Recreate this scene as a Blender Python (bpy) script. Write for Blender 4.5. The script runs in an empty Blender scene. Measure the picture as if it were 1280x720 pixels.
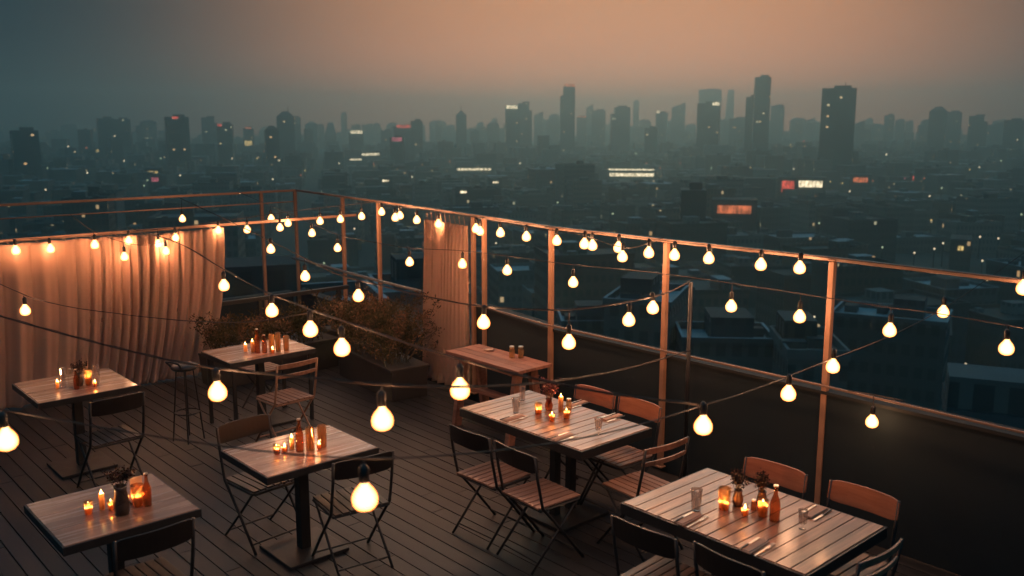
import bpy, math, random
from mathutils import Vector, Matrix
random.seed(7)
PI = math.pi
S = bpy.context.scene
COL = S.collection

# ------------------------------------------------------------------ camera frame
F = 1136.0; H = 2.95; PITCH = math.atan(200 / F); AZ = math.radians(48)
FW = Vector((math.cos(AZ) * math.cos(PITCH), math.sin(AZ) * math.cos(PITCH), -math.sin(PITCH)))
RT = Vector((math.sin(AZ), -math.cos(AZ), 0))
UP = Vector((math.cos(AZ) * math.sin(PITCH), math.sin(AZ) * math.sin(PITCH), math.cos(PITCH)))
CAM = Vector((0, 0, H))
def ray(x, y): return FW + RT * ((x - 640) / F) + UP * ((360 - y) / F)
def atd(x, y, d): return CAM + ray(x, y) * d
def atz(x, y, z):
    r = ray(x, y); return CAM + r * ((z - H) / r.z)

# ------------------------------------------------------------------ mesh builder
class MB:
    def __init__(s): s.v = []; s.f = []; s.m = []
    def add(s, vs, fs, mi=0):
        n = len(s.v); s.v += [tuple(v) for v in vs]; s.f += [tuple(i + n for i in f) for f in fs]; s.m += [mi] * len(fs); return s
    def box(s, c, d, rz=0, mi=0, M=None, top=1.0, nobottom=False):
        hx, hy, hz = d[0] / 2, d[1] / 2, d[2] / 2
        vs = []
        for z in (-1, 1):
            k = top if z > 0 else 1
            for x, y in ((-1, -1), (1, -1), (1, 1), (-1, 1)):
                p = Vector((x * hx * k, y * hy * k, z * hz))
                if M: p = M @ p
                elif rz: p = Vector((p.x * math.cos(rz) - p.y * math.sin(rz), p.x * math.sin(rz) + p.y * math.cos(rz), p.z))
                vs.append(p + Vector(c))
        fs = [(4, 5, 6, 7), (0, 1, 5, 4), (1, 2, 6, 5), (2, 3, 7, 6), (3, 0, 4, 7)]
        if not nobottom: fs.append((3, 2, 1, 0))
        return s.add(vs, fs, mi)
    def bar(s, a, b, w, h=None, mi=0, up=Vector((0, 0, 1))):
        a = Vector(a); b = Vector(b); h = h or w; d = (b - a); L = d.length; d.normalize()
        if abs(d.dot(up)) > .98: up = Vector((0, 1, 0))
        sd = d.cross(up).normalized(); u2 = sd.cross(d).normalized()
        M = Matrix((d, sd, u2)).transposed()
        return s.box((a + b) / 2, (L, w, h), M=M, mi=mi)
    def tube(s, pts, r, n=8, mi=0, cap=True):
        pts = [Vector(p) for p in pts]; rs = r if isinstance(r, (list, tuple)) else [r] * len(pts)
        vs = []; fs = []; prev = None
        for i, p in enumerate(pts):
            t = (pts[min(i + 1, len(pts) - 1)] - pts[max(i - 1, 0)]).normalized()
            if prev is None:
                prev = t.cross(Vector((0, 0, 1)) if abs(t.z) < .9 else Vector((1, 0, 0))).normalized()
            a = (prev - t * prev.dot(t)).normalized(); prev = a; b = t.cross(a)
            for k in range(n):
                q = 2 * PI * k / n; vs.append(p + a * (rs[i] * math.cos(q)) + b * (rs[i] * math.sin(q)))
        for i in range(len(pts) - 1):
            for k in range(n): fs.append((i * n + k, i * n + (k + 1) % n, (i + 1) * n + (k + 1) % n, (i + 1) * n + k))
        if cap: fs.append(tuple(range(n))[::-1]); fs.append(tuple(range((len(pts) - 1) * n, len(pts) * n)))
        return s.add(vs, fs, mi)
    def lathe(s, prof, c=(0, 0, 0), n=16, mi=0):
        vs = []; fs = []; c = Vector(c)
        for r, z in prof:
            for k in range(n):
                q = 2 * PI * k / n; vs.append(c + Vector((max(r, 1e-4) * math.cos(q), max(r, 1e-4) * math.sin(q), z)))
        for i in range(len(prof) - 1):
            for k in range(n): fs.append((i * n + k, i * n + (k + 1) % n, (i + 1) * n + (k + 1) % n, (i + 1) * n + k))
        return s.add(vs, fs, mi)
    def build(s, name, mat, parent=None, smooth=False, loc=None, bevel=0):
        me = bpy.data.meshes.new(name); me.from_pydata(s.v, [], s.f)
        for m in (mat if isinstance(mat, (list, tuple)) else [mat]): me.materials.append(m)
        me.polygons.foreach_set('material_index', s.m)
        if smooth: me.polygons.foreach_set('use_smooth', [True] * len(s.f))
        me.update()
        o = bpy.data.objects.new(name, me); COL.objects.link(o)
        if parent: o.parent = parent
        if loc: o.location = loc
        if bevel:
            b = o.modifiers.new('bevel', 'BEVEL'); b.width = bevel; b.segments = 2; b.limit_method = 'ANGLE'
        return o

def tag(o, label=None, cat=None, group=None, kind=None):
    if label: o['label'] = label
    if cat: o['category'] = cat
    if group: o['group'] = group
    if kind: o['kind'] = kind
    return o
def empty(name, loc=(0, 0, 0), rz=0):
    o = bpy.data.objects.new(name, None); COL.objects.link(o); o.location = loc; o.rotation_euler = (0, 0, rz); o.empty_display_size = .1; return o
def copy_tree(o, parent=None):
    c = o.copy(); COL.objects.link(c); c.parent = parent
    for ch in list(o.children): copy_tree(ch, c)
    return c
def place(proto, loc, rz, label, group=None, first=[set()]):
    if proto.name in first[0]: o = copy_tree(proto)
    else: first[0].add(proto.name); o = proto
    o.location = loc; o.rotation_euler = (0, 0, rz); o['label'] = label
    if group: o['group'] = group
    return o

# ------------------------------------------------------------------ materials
class NT:
    def __init__(s, name):
        s.m = bpy.data.materials.new(name); s.m.use_nodes = True; s.t = s.m.node_tree; s.t.nodes.clear()
        s.out = s.t.nodes.new('ShaderNodeOutputMaterial')
    def n(s, ty, **kw):
        nd = s.t.nodes.new(ty)
        for k, v in kw.items():
            if k == 'i':
                for a, b in v.items(): nd.inputs[a].default_value = b
            else: setattr(nd, k, v)
        return nd
    def l(s, a, b): s.t.links.new(a, b)
    def math(s, op, a, b=None, c=None):
        nd = s.n('ShaderNodeMath', operation=op)
        for i, x in enumerate((a, b, c)):
            if x is None: continue
            if isinstance(x, (int, float)): nd.inputs[i].default_value = x
            else: s.l(x, nd.inputs[i])
        return nd.outputs[0]
    def mix(s, f, a, b):
        nd = s.n('ShaderNodeMix', data_type='RGBA')
        for i, x in ((0, f), (6, a), (7, b)):
            if isinstance(x, (int, float)): nd.inputs[i].default_value = x
            elif isinstance(x, tuple): nd.inputs[i].default_value = (*x, 1) if len(x) == 3 else x
            else: s.l(x, nd.inputs[i])
        return nd.outputs[2]

def simple(name, col, rough=.6, metal=0, noise=.25, scale=8, bump=.0, spec=.5, coat=0):
    t = NT(name); p = t.n('ShaderNodeBsdfPrincipled', i={'Roughness': rough, 'Metallic': metal, 'Specular IOR Level': spec, 'Coat Weight': coat})
    tc = t.n('ShaderNodeTexCoord'); nz = t.n('ShaderNodeTexNoise', i={'Scale': scale, 'Detail': 6.0}); t.l(tc.outputs['Object'], nz.inputs['Vector'])
    a = tuple(c * (1 - noise) for c in col); b = tuple(min(1, c * (1 + noise)) for c in col)
    t.l(t.mix(nz.outputs['Fac'], a, b), p.inputs['Base Color'])
    t.l(t.math('MULTIPLY_ADD', nz.outputs['Fac'], .3, rough - .15), p.inputs['Roughness'])
    if bump:
        bp = t.n('ShaderNodeBump', i={'Strength': bump, 'Distance': .01}); t.l(nz.outputs['Fac'], bp.inputs['Height']); t.l(bp.outputs[0], p.inputs['Normal'])
    t.l(p.outputs[0], t.out.inputs[0]); return t.m

def wood(name, a, b, rough=.4, axis=1, plank=None, gs=1.0, coat=0.0, wear=.3):
    """grain runs along axis; plank = width of a plank across the other axis (each gets its own tone)"""
    t = NT(name); p = t.n('ShaderNodeBsdfPrincipled', i={'Roughness': rough, 'Coat Weight': coat, 'Coat Roughness': .16})
    tc = t.n('ShaderNodeTexCoord'); mp = t.n('ShaderNodeMapping'); t.l(tc.outputs['Object'], mp.inputs['Vector'])
    sc = [22 * gs, 22 * gs, 22 * gs]; sc[axis] = 1.6 * gs; mp.inputs['Scale'].default_value = sc
    sx = t.n('ShaderNodeSeparateXYZ'); t.l(tc.outputs['Object'], sx.inputs[0])
    oi = t.n('ShaderNodeObjectInfo')
    vec = mp.outputs[0]
    idv = None
    if plank:
        cr = sx.outputs[1 - axis]
        idv = t.math('FLOOR', t.math('DIVIDE', cr, plank))
        wn = t.n('ShaderNodeTexWhiteNoise', noise_dimensions='1D'); t.l(t.math('ADD', idv, t.math('MULTIPLY', oi.outputs['Random'], 50)), wn.inputs['W'])
        cb = t.n('ShaderNodeCombineXYZ'); t.l(t.math('MULTIPLY', wn.outputs['Value'], 40), cb.inputs[axis]); t.l(t.math('MULTIPLY', wn.outputs['Value'], 9), cb.inputs[2])
        va = t.n('ShaderNodeVectorMath', operation='ADD'); t.l(vec, va.inputs[0]); t.l(cb.outputs[0], va.inputs[1]); vec = va.outputs[0]
    nz = t.n('ShaderNodeTexNoise', i={'Scale': 1.0, 'Detail': 8.0, 'Roughness': .65, 'Distortion': .6}); t.l(vec, nz.inputs['Vector'])
    big = t.n('ShaderNodeTexNoise', i={'Scale': 3.0, 'Detail': 4.0}); t.l(tc.outputs['Object'], big.inputs['Vector'])
    rmp = t.n('ShaderNodeMapRange', i={'From Min': .32, 'From Max': .68}); t.l(nz.outputs['Fac'], rmp.inputs['Value'])
    c = t.mix(rmp.outputs[0], a, b)
    if plank:
        tone = t.math('MULTIPLY_ADD', wn.outputs['Value'], .55, .68)
        vm = t.n('ShaderNodeVectorMath', operation='SCALE'); t.l(c, vm.inputs[0]); t.l(tone, vm.inputs['Scale']); c = vm.outputs[0]
    t2 = t.math('MULTIPLY_ADD', big.outputs['Fac'], wear * 2, 1 - wear)
    vm = t.n('ShaderNodeVectorMath', operation='SCALE'); t.l(c, vm.inputs[0]); t.l(t2, vm.inputs['Scale']); t.l(vm.outputs[0], p.inputs['Base Color'])
    t.l(t.math('MULTIPLY_ADD', nz.outputs['Fac'], .3, rough - .15), p.inputs['Roughness'])
    bp = t.n('ShaderNodeBump', i={'Strength': .25, 'Distance': .004}); t.l(nz.outputs['Fac'], bp.inputs['Height']); t.l(bp.outputs[0], p.inputs['Normal'])
    t.l(p.outputs[0], t.out.inputs[0]); return t.m

def emit(name, col, s):
    t = NT(name); e = t.n('ShaderNodeEmission', i={'Color': (*col, 1), 'Strength': s})
    tc = t.n('ShaderNodeTexCoord'); mp = t.n('ShaderNodeMapping'); mp.inputs['Scale'].default_value = (.55, .2, .3); t.l(tc.outputs['Object'], mp.inputs['Vector']); nz = t.n('ShaderNodeTexNoise', i={'Scale': 1.0, 'Detail': 3.0}); t.l(mp.outputs[0], nz.inputs['Vector'])
    rg = t.n('ShaderNodeMapRange', i={'From Min': .38, 'From Max': .6, 'To Min': s * .35, 'To Max': s * 1.3}); t.l(nz.outputs['Fac'], rg.inputs['Value']); t.l(rg.outputs[0], e.inputs['Strength'])
    t.l(e.outputs[0], t.out.inputs[0]); return t.m

def clear_glass(name, tint, clear=.8, rough=.03):
    t = NT(name); tr = t.n('ShaderNodeBsdfTransparent', i={'Color': (*tint, 1)}); g = t.n('ShaderNodeBsdfGlossy', i={'Roughness': rough, 'Color': (1, 1, 1, 1)})
    df = t.n('ShaderNodeBsdfTranslucent', i={'Color': (*tint, 1)})
    lw = t.n('ShaderNodeLayerWeight', i={'Blend': .15}); f = t.math('MULTIPLY_ADD', lw.outputs['Fresnel'], .7, .015)
    m0 = t.n('ShaderNodeMixShader', i={0: 1 - clear}); t.l(tr.outputs[0], m0.inputs[1]); t.l(df.outputs[0], m0.inputs[2])
    m1 = t.n('ShaderNodeMixShader'); t.l(f, m1.inputs[0]); t.l(m0.outputs[0], m1.inputs[1]); t.l(g.outputs[0], m1.inputs[2])
    t.l(m1.outputs[0], t.out.inputs[0]); return t.m

def glowing_bulb():
    t = NT('glowing_bulb_glass'); lw = t.n('ShaderNodeLayerWeight', i={'Blend': .5})
    r = t.n('ShaderNodeMapRange', i={'From Min': .12, 'From Max': .78}); t.l(lw.outputs['Facing'], r.inputs['Value'])
    e = t.n('ShaderNodeEmission', i={'Strength': BULB_GLOW}); t.l(t.mix(r.outputs[0], (1, .70, .28), (1, .27, .05)), e.inputs['Color'])  # orange rim colours in the glow halo round the cream core
    tr = t.n('ShaderNodeBsdfTransparent'); m = t.n('ShaderNodeMixShader', i={0: .55}); t.l(tr.outputs[0], m.inputs[1]); t.l(e.outputs[0], m.inputs[2])
    t.l(m.outputs[0], t.out.inputs[0]); return t.m
def flame_mat():
    t = NT('candle_flame'); e = t.n('ShaderNodeEmission', i={'Color': (1, .62, .22, 1), 'Strength': 14.0})
    tr = t.n('ShaderNodeBsdfTransparent'); m = t.n('ShaderNodeMixShader', i={0: .6}); t.l(tr.outputs[0], m.inputs[1]); t.l(e.outputs[0], m.inputs[2])
    t.l(m.outputs[0], t.out.inputs[0]); return t.m
def wax_mat():
    t = NT('candle_wax'); p = t.n('ShaderNodeBsdfDiffuse', i={'Color': (.8, .62, .42, 1)}); q = t.n('ShaderNodeBsdfTranslucent', i={'Color': (1, .55, .22, 1)})
    m = t.n('ShaderNodeMixShader', i={0: .6}); t.l(p.outputs[0], m.inputs[1]); t.l(q.outputs[0], m.inputs[2]); t.l(m.outputs[0], t.out.inputs[0]); return t.m
def cloth_mat(name, col):
    t = NT(name); tc = t.n('ShaderNodeTexCoord'); wv = t.n('ShaderNodeTexNoise', i={'Scale': 60.0, 'Detail': 4.0}); t.l(tc.outputs['Object'], wv.inputs['Vector'])
    big = t.n('ShaderNodeTexNoise', i={'Scale': 1.2, 'Detail': 3.0}); t.l(tc.outputs['Object'], big.inputs['Vector'])
    c = t.mix(big.outputs['Fac'], tuple(x * .8 for x in col), tuple(min(1, x * 1.15) for x in col))
    d = t.n('ShaderNodeBsdfDiffuse', i={'Roughness': .8}); tl = t.n('ShaderNodeBsdfTranslucent'); t.l(c, d.inputs[0]); t.l(c, tl.inputs[0])
    bp = t.n('ShaderNodeBump', i={'Strength': .2, 'Distance': .003}); t.l(wv.outputs['Fac'], bp.inputs['Height']); t.l(bp.outputs[0], d.inputs['Normal'])
    m = t.n('ShaderNodeMixShader', i={0: .25}); t.l(d.outputs[0], m.inputs[1]); t.l(tl.outputs[0], m.inputs[2]); t.l(m.outputs[0], t.out.inputs[0]); return t.m
def leaf_mat(name, a, b, tip):
    t = NT(name); g = t.n('ShaderNodeNewGeometry'); tc = t.n('ShaderNodeTexCoord')
    nz = t.n('ShaderNodeTexNoise', i={'Scale': 5.0, 'Detail': 2.0}); t.l(tc.outputs['Object'], nz.inputs['Vector'])
    c = t.mix(g.outputs['Random Per Island'], a, b); r = t.n('ShaderNodeMapRange', i={'From Min': .5, 'From Max': .62}); t.l(nz.outputs['Fac'], r.inputs['Value'])
    c = t.mix(r.outputs[0], c, tip)
    d = t.n('ShaderNodeBsdfDiffuse'); tl = t.n('ShaderNodeBsdfTranslucent'); t.l(c, d.inputs[0]); t.l(c, tl.inputs[0])
    m = t.n('ShaderNodeMixShader', i={0: .3}); t.l(d.outputs[0], m.inputs[1]); t.l(tl.outputs[0], m.inputs[2]); t.l(m.outputs[0], t.out.inputs[0]); return t.m
def facade(name, col, lit=.03, cw=3.6, ch=3.4, strength=1.2, glass=.5, roof=None):
    """wall with rows of windows; a few rooms are lit"""
    t = NT(name); g = t.n('ShaderNodeNewGeometry'); tc = t.n('ShaderNodeTexCoord'); sx = t.n('ShaderNodeSeparateXYZ'); t.l(tc.outputs['Object'], sx.inputs[0])
    sn = t.n('ShaderNodeSeparateXYZ'); t.l(tc.outputs['Normal'], sn.inputs[0])
    # horizontal coordinate along the wall: x on faces that look along y and the reverse
    isx = t.math('GREATER_THAN', t.math('ABSOLUTE', sn.outputs[1]), .7)
    u = t.math('ADD', t.math('MULTIPLY', isx, sx.outputs[0]), t.math('MULTIPLY', t.math('SUBTRACT', 1, isx), sx.outputs[1]))
    ud = t.math('DIVIDE', u, cw); vd = t.math('DIVIDE', sx.outputs[2], ch)
    fu = t.math('FRACT', ud); fv = t.math('FRACT', vd)
    win = t.math('MULTIPLY', t.math('MULTIPLY', t.math('GREATER_THAN', fu, .2), t.math('LESS_THAN', fu, .8)), t.math('MULTIPLY', t.math('GREATER_THAN', fv, .3), t.math('LESS_THAN', fv, .8)))
    wall = t.math('LESS_THAN', t.math('ABSOLUTE', sn.outputs[2]), .5); win = t.math('MULTIPLY', win, wall)
    oi = t.n('ShaderNodeObjectInfo')
    cb = t.n('ShaderNodeCombineXYZ'); t.l(t.math('FLOOR', ud), cb.inputs[0]); t.l(t.math('FLOOR', vd), cb.inputs[1]); t.l(t.math('ADD', t.math('MULTIPLY', oi.outputs['Random'], 90), isx), cb.inputs[2])
    wn = t.n('ShaderNodeTexWhiteNoise', noise_dimensions='3D'); t.l(cb.outputs[0], wn.inputs['Vector'])
    on = t.math('MULTIPLY', win, t.math('GREATER_THAN', wn.outputs['Value'], 1 - lit))
    p = t.n('ShaderNodeBsdfPrincipled', i={'Roughness': .8})
    nz = t.n('ShaderNodeTexNoise', i={'Scale': .05, 'Detail': 5.0}); t.l(tc.outputs['Object'], nz.inputs['Vector'])
    tone = t.math('MULTIPLY_ADD', nz.outputs['Fac'], .6, .7); tone = t.math('MULTIPLY', tone, t.math('MULTIPLY_ADD', oi.outputs['Random'], .5, .7))
    vm = t.n('ShaderNodeVectorMath', operation='SCALE'); vm.inputs[0].default_value = col; t.l(tone, vm.inputs['Scale'])
    base = vm.outputs[0]
    if roof:
        nr = t.n('ShaderNodeTexNoise', i={'Scale': .25, 'Detail': 6.0}); t.l(tc.outputs['Object'], nr.inputs['Vector'])
        rc = t.mix(nr.outputs['Fac'], tuple(x * .6 for x in roof), tuple(x * 1.4 for x in roof)); base = t.mix(wall, rc, base)
    t.l(t.mix(t.math('MULTIPLY', win, glass), base, (.02, .025, .03)), p.inputs['Base Color'])
    t.l(t.math('SUBTRACT', .8, t.math('MULTIPLY', win, .5)), p.inputs['Roughness'])
    t.l(t.mix(t.math('POWER', wn.outputs['Color'], 3), (1, .58, .24), (.95, .95, .62)), p.inputs['Emission Color']); 
    t.l(t.math('MULTIPLY', on, strength), p.inputs['Emission Strength'])
    t.l(p.outputs[0], t.out.inputs[0]); return t.m

BULB_GLOW = 5.0
BULB_W = 11.0
CANDLE_W = 8.0
M = {}
M['metal'] = simple('dark_painted_metal', (.016, .017, .019), .45, .0, .3, 12)
M['post'] = simple('rusty_painted_steel', (.34, .185, .115), .55, 0, .35, 9, .1)
M['socket'] = simple('black_socket_plastic', (.02, .02, .02), .4)
M['cable'] = simple('dark_rubber_cable', (.055, .04, .033), .6)
M['bulb'] = glowing_bulb(); M['flame'] = flame_mat(); M['wax'] = wax_mat()
M['deck'] = wood('weathered_deck_wood', (.008, .009, .011), (.026, .026, .028), .5, 1, .125, .8)
M['slat'] = wood('slatted_table_wood', (.22, .088, .048), (.50, .25, .145), .38, 1, .09, 1.0, .15)
M['slatx'] = wood('slatted_cross_wood', (.22, .088, .048), (.50, .25, .145), .36, 0, .09, 1.0, .25)
M['plank'] = wood('varnished_plank_wood', (.34, .185, .12), (.53, .32, .215), .26, 0, .24, .7, .55)
M['seat'] = wood('chair_seat_wood', (.20, .095, .06), (.38, .20, .13), .42, 0, .06, 1.2)
M['panel'] = simple('dark_painted_back_panel', (.012, .010, .010), .4, 0, .3, 10)  # wooden chair back with its backlit shade painted in as near-black
M['dseat'] = wood('dark_stained_seat_wood', (.035, .025, .022), (.075, .055, .048), .4, 0, .06, 1.2)  # seat wood again, darkened to paint in the shade on the dim chairs
M['back'] = wood('chair_back_wood', (.26, .09, .05), (.40, .16, .09), .45, 1, None, 1.2)
M['rustic'] = wood('rustic_reddish_wood', (.20, .085, .055), (.36, .17, .115), .6, 1, .11, 1.0)
M['planter'] = simple('dark_planter_board', (.03, .026, .024), .7)
M['wall'] = simple('dark_render_wall', (.005, .015, .021), .85, 0, .3, 3, .2)
M['cap'] = simple('dark_wall_cap', (.007, .011, .014), .75)
M['rail2'] = simple('pale_grey_rail', (.12, .12, .12), .5)
M['cloth'] = cloth_mat('cream_curtain_cloth', (.62, .39, .28))
M['napkin'] = simple('folded_linen_napkin', (.46, .30, .22), .9, 0, .2, 40)
M['steel'] = simple('brushed_cutlery_steel', (.75, .66, .58), .42, 1, .1)
M['glass'] = clear_glass('clear_tumbler_glass', (1, .97, .94), .975)
M['amber'] = clear_glass('amber_votive_glass', (1, .72, .46), .72)
M['brown'] = clear_glass('brown_bottle_glass', (.70, .34, .18), .8)
M['leaf'] = leaf_mat('shrub_leaves', (.045, .042, .022), (.11, .082, .042), (.24, .13, .075))
M['dry'] = leaf_mat('dried_flower_petals', (.16, .05, .06), (.30, .12, .12), (.22, .10, .07))
M['darkleaf'] = leaf_mat('dark_table_plant_leaves', (.05, .035, .03), (.12, .06, .05), (.07, .05, .04))
M['stem'] = simple('plant_stem', (.07, .05, .03), .7)
M['clay'] = simple('dark_glazed_clay', (.05, .035, .03), .3)
M['paper'] = simple('printed_menu_card', (.5, .42, .32), .6)

# ------------------------------------------------------------------ setting: deck, parapet, frame
RAILX = [(-3.0, 6.12), (2.0, 6.10), (3.31, 6.13), (4.81, 6.10), (6.2, 6.09), (7.5, 6.30), (9.95, 6.62), (11.05, 6.74), (12.6, 6.90)]
def railx(y):
    for (a, xa), (b, xb) in zip(RAILX, RAILX[1:]):
        if y <= b: return xa + (xb - xa) * (y - a) / (b - a)
    return RAILX[-1][1]
TOP = 2.03; YL = 12.62
mb = MB(); x = -7.0; i = 0
while x < 6.84:
    y0 = -4.0
    if x + .125 > 6.02:
        y0 = 6.3
        while railx(y0) < x + .2 and y0 < 12: y0 += .1
    cuts = [y0]; y = y0 + random.uniform(.8, 4)
    while y < 12.4: cuts.append(y); y += random.uniform(2.4, 4.2)
    cuts.append(12.55)
    for a, b in zip(cuts, cuts[1:]):
        if b - a > .05: mb.box((x + .0625, (a + b) / 2, -.0125 + random.uniform(-.0012, .0012)), (.117, b - a - .004, .025))
    x += .125
tag(mb.build('deck_floor', M['deck'], bevel=.002), kind='structure')
tag(MB().box((-.6, 4.3, -.08), (13.6, 16.6, .06)).build('deck_underlay', M['planter']), kind='structure')
t = empty('terrace_building', (-.4, 4.3, -49)); tag(t, 'dark city block that carries the rooftop deck, seen only below the deck edge', 'building')
MB().box((0, 0, 24.4), (13.3, 17.2, 48.8)).build('wall', M['wall'], t)

def parapet(name, pts, z, label, cap=True):
    t = empty(name); tag(t, label, 'parapet wall')
    w = MB(); c = MB()
    for a, b in zip(pts, pts[1:]):
        w.bar((a[0], a[1], z / 2 - .1), (b[0], b[1], z / 2 - .1), .14, z + .2)
        c.bar((a[0], a[1], z + .014), (b[0], b[1], z + .014), .17, .024)
    w.build('wall', M['wall'], t); c.build('coping', M['cap'], t); return t
PX = .09
parapet('parapet_wall', [(railx(y) + PX, y) for y in (-4, 2, 4.81, 6.2, 7.62)], .99, 'chest-high dark solid parapet wall behind the two slatted tables')
parapet('parapet_wall', [(railx(y) + PX, y) for y in (7.63, 9.95, 11.05, 12.7)], .42, 'low dark parapet wall hidden by the shrubs between the hanging curtain and the frame corner')
parapet('parapet_wall', [(-7, YL + .1), (6.8, YL + .1)], .42, 'low dark parapet wall beyond the long curtain, under the left-hand rail')

M['toprail'] = simple('weathered_top_rail_steel', (.20, .125, .09), .45, 0, .4, 6, .1)
fr = empty('pergola'); tag(fr, 'rust-coloured steel pergola frame of posts and top rails round the terrace edge', 'pergola')
def rail(name, pts, w, h, mat=None, parent=fr):
    m = MB()
    for a, b in zip(pts, pts[1:]): m.bar(a, b, w, h)
    return m.build(name, mat or M['post'], parent, bevel=.004)
rail('top_rail', [(x, y, TOP - .02) for y, x in RAILX], .038, .030, M['toprail'])
rail('top_rail', [(6.9, YL, TOP - .02), (-7, YL - .02, TOP - .02)], .04, .034)
rail('mid_rail', [(6.85, YL - .01, 1.84), (-7, YL - .01, 1.84)], .018, .018)
rail('curtain_rail', [(-7, 10.56, 1.79), (6.66, 10.56, 1.79)], .034, .034)
rail('hand_rail', [(x - .10, y, 1.08) for y, x in RAILX[:5]] + [(6.2, 7.5, 1.06)], .018, .016, M['toprail'])
rail('hand_rail', [(6.3, 7.7, 1.02), (6.5, 9.95, 1.0), (6.78, 12.6, .98)], .035, .03, M['rail2'])
rail('cross_rail', [(6.5, 10.56, .82), (5.2, 10.56, .82), (2.5, 10.56, .82)], .06, .05, M['metal'])
for x in (6.35, 5.75, 5.2): MB().bar((x, 10.56, 0), (x, 10.56, .8), .05).build('railing_post', M['metal'], fr)
def post(x, y, w=.043, z0=.0, z1=TOP - .04):
    m = MB().bar((x, y, z0), (x, y, z1), w); m.box((x, y, z1 + .012), (w + .016, w + .016, .012)); m.box((x, y, z0 + .006), (w + .05, w + .05, .012)); m.build('post', M['post'], fr, bevel=.003)
for px in (425, 471, 590.5, 604, 688, 832, 1043):
    p = atz(px, {425: 244, 471: 250, 590.5: 267, 604: 269, 688: 282, 832: 298, 1043: 320}[px], TOP); y = p.y; post(railx(y), y)
post(6.88, YL); post(6.32, YL); post(railx(1.2), 1.2); post(railx(-1), -1)
for x in (-2.5,): post(x, 10.56, .05, 0, 1.77)
# slim dark pole where the cord ends
pl = empty('cable_pole', tuple(atz(860, 590, 0).xy) + (0,)); pl.location.x = 5.93; pl.location.y = 4.42
tag(pl, 'slim dark pole standing inside the parapet that holds the end of a sagging light cord', 'pole')
ph = 0
MB().tube([(0, 0, 0), (0, 0, 1.72)], .017, 10).build('shaft', M['metal'], pl, True); MB().lathe([(0, 0), (.07, 0), (.07, .012), (.02, .02), (.02, .04)], n=16).build('base', M['metal'], pl); MB().tube([(-.03, .03, 1.70), (0, 0, 1.715)], .006, 6).build('hook', M['metal'], pl)

# ------------------------------------------------------------------ curtains
def curtain(name, a, b, z1, z0, folds, amp, label, cat='curtain', rings=0, drift=0, flare=.0, railz=None):
    a = Vector(a); b = Vector(b); L = (b - a).length; d = (b - a) / L; n = Vector((-d.y, d.x, 0))
    nu = int(L / .012); nv = 34; rnd = random.Random(name + label)
    ph = [0]
    for i in range(nu): ph.append(ph[-1] + 2 * PI * folds / nu * (1 + .45 * math.sin(i * .013 + 1) + .3 * math.sin(i * .041) + .2 * math.sin(i * .0071 + 2)))
    fa = [.85 + .3 * math.sin(i * .017 + 3) * math.sin(i * .006) + .3 * math.sin(i * .053) for i in range(nu + 1)]
    vs = []
    for j in range(nv + 1):
        v = j / nv
        for i in range(nu + 1):
            u = i / nu; k = amp * (.45 + .75 * v) * fa[i]
            off = k * (1 - 2 * abs(math.sin(.5 * ph[i] + .4 * v * math.sin(i * .02))) ** .75) + .3 * k * math.sin(2.1 * ph[i] + 1.3 * v)
            s = drift * v * v * max(0, (u - .55) / .45) ** 1.2 + flare * v * (u - .5)
            z = z1 + (z0 - z1) * v - (.012 * abs(math.sin(u * PI * max(rings, 1) * 1.0)) if j == 0 else 0)
            if v > .97: off += .03 * math.sin(ph[i] * .5)
            p = a + d * (u * L + s) + n * off; vs.append((p.x, p.y, z))
    fs = [(j * (nu + 1) + i, j * (nu + 1) + i + 1, (j + 1) * (nu + 1) + i + 1, (j + 1) * (nu + 1) + i) for j in range(nv) for i in range(nu)]
    t = empty(name, (0, 0, 0)); tag(t, label, cat)
    o = MB().add(vs, fs).build('cloth', M['cloth'], t, True); sm = o.modifiers.new('thick', 'SOLIDIFY'); sm.thickness = .002
    for i in range(rings):
        u = (i + .5) / rings; p = a + d * (u * L); lean = d * (-.03)
        q = Vector((p.x, p.y, railz)); MB().tube([(p.x, p.y, z1 - .01), tuple(q + lean)], .004, 6).build('tie', M['cloth'], t)
    return t
curtain('long_curtain', (-2.4, 10.50, 0), (4.74, 10.50, 0), 1.765, .015, 44, .070, 'long gathered cream curtain hanging behind the two left-hand tables', rings=26, drift=-.34, railz=1.775)
pA = atz(532, 262, TOP); pB = atz(588, 268, TOP)
curtain('short_curtain', (railx(8.62) - .05, 8.62, 0), (railx(7.70) - .05, 7.70, 0), 1.90, .03, 8, .075, 'narrow cream curtain tied to the top rail by short strings, above the shrubs', rings=9, railz=1.985, flare=.06)

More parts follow.
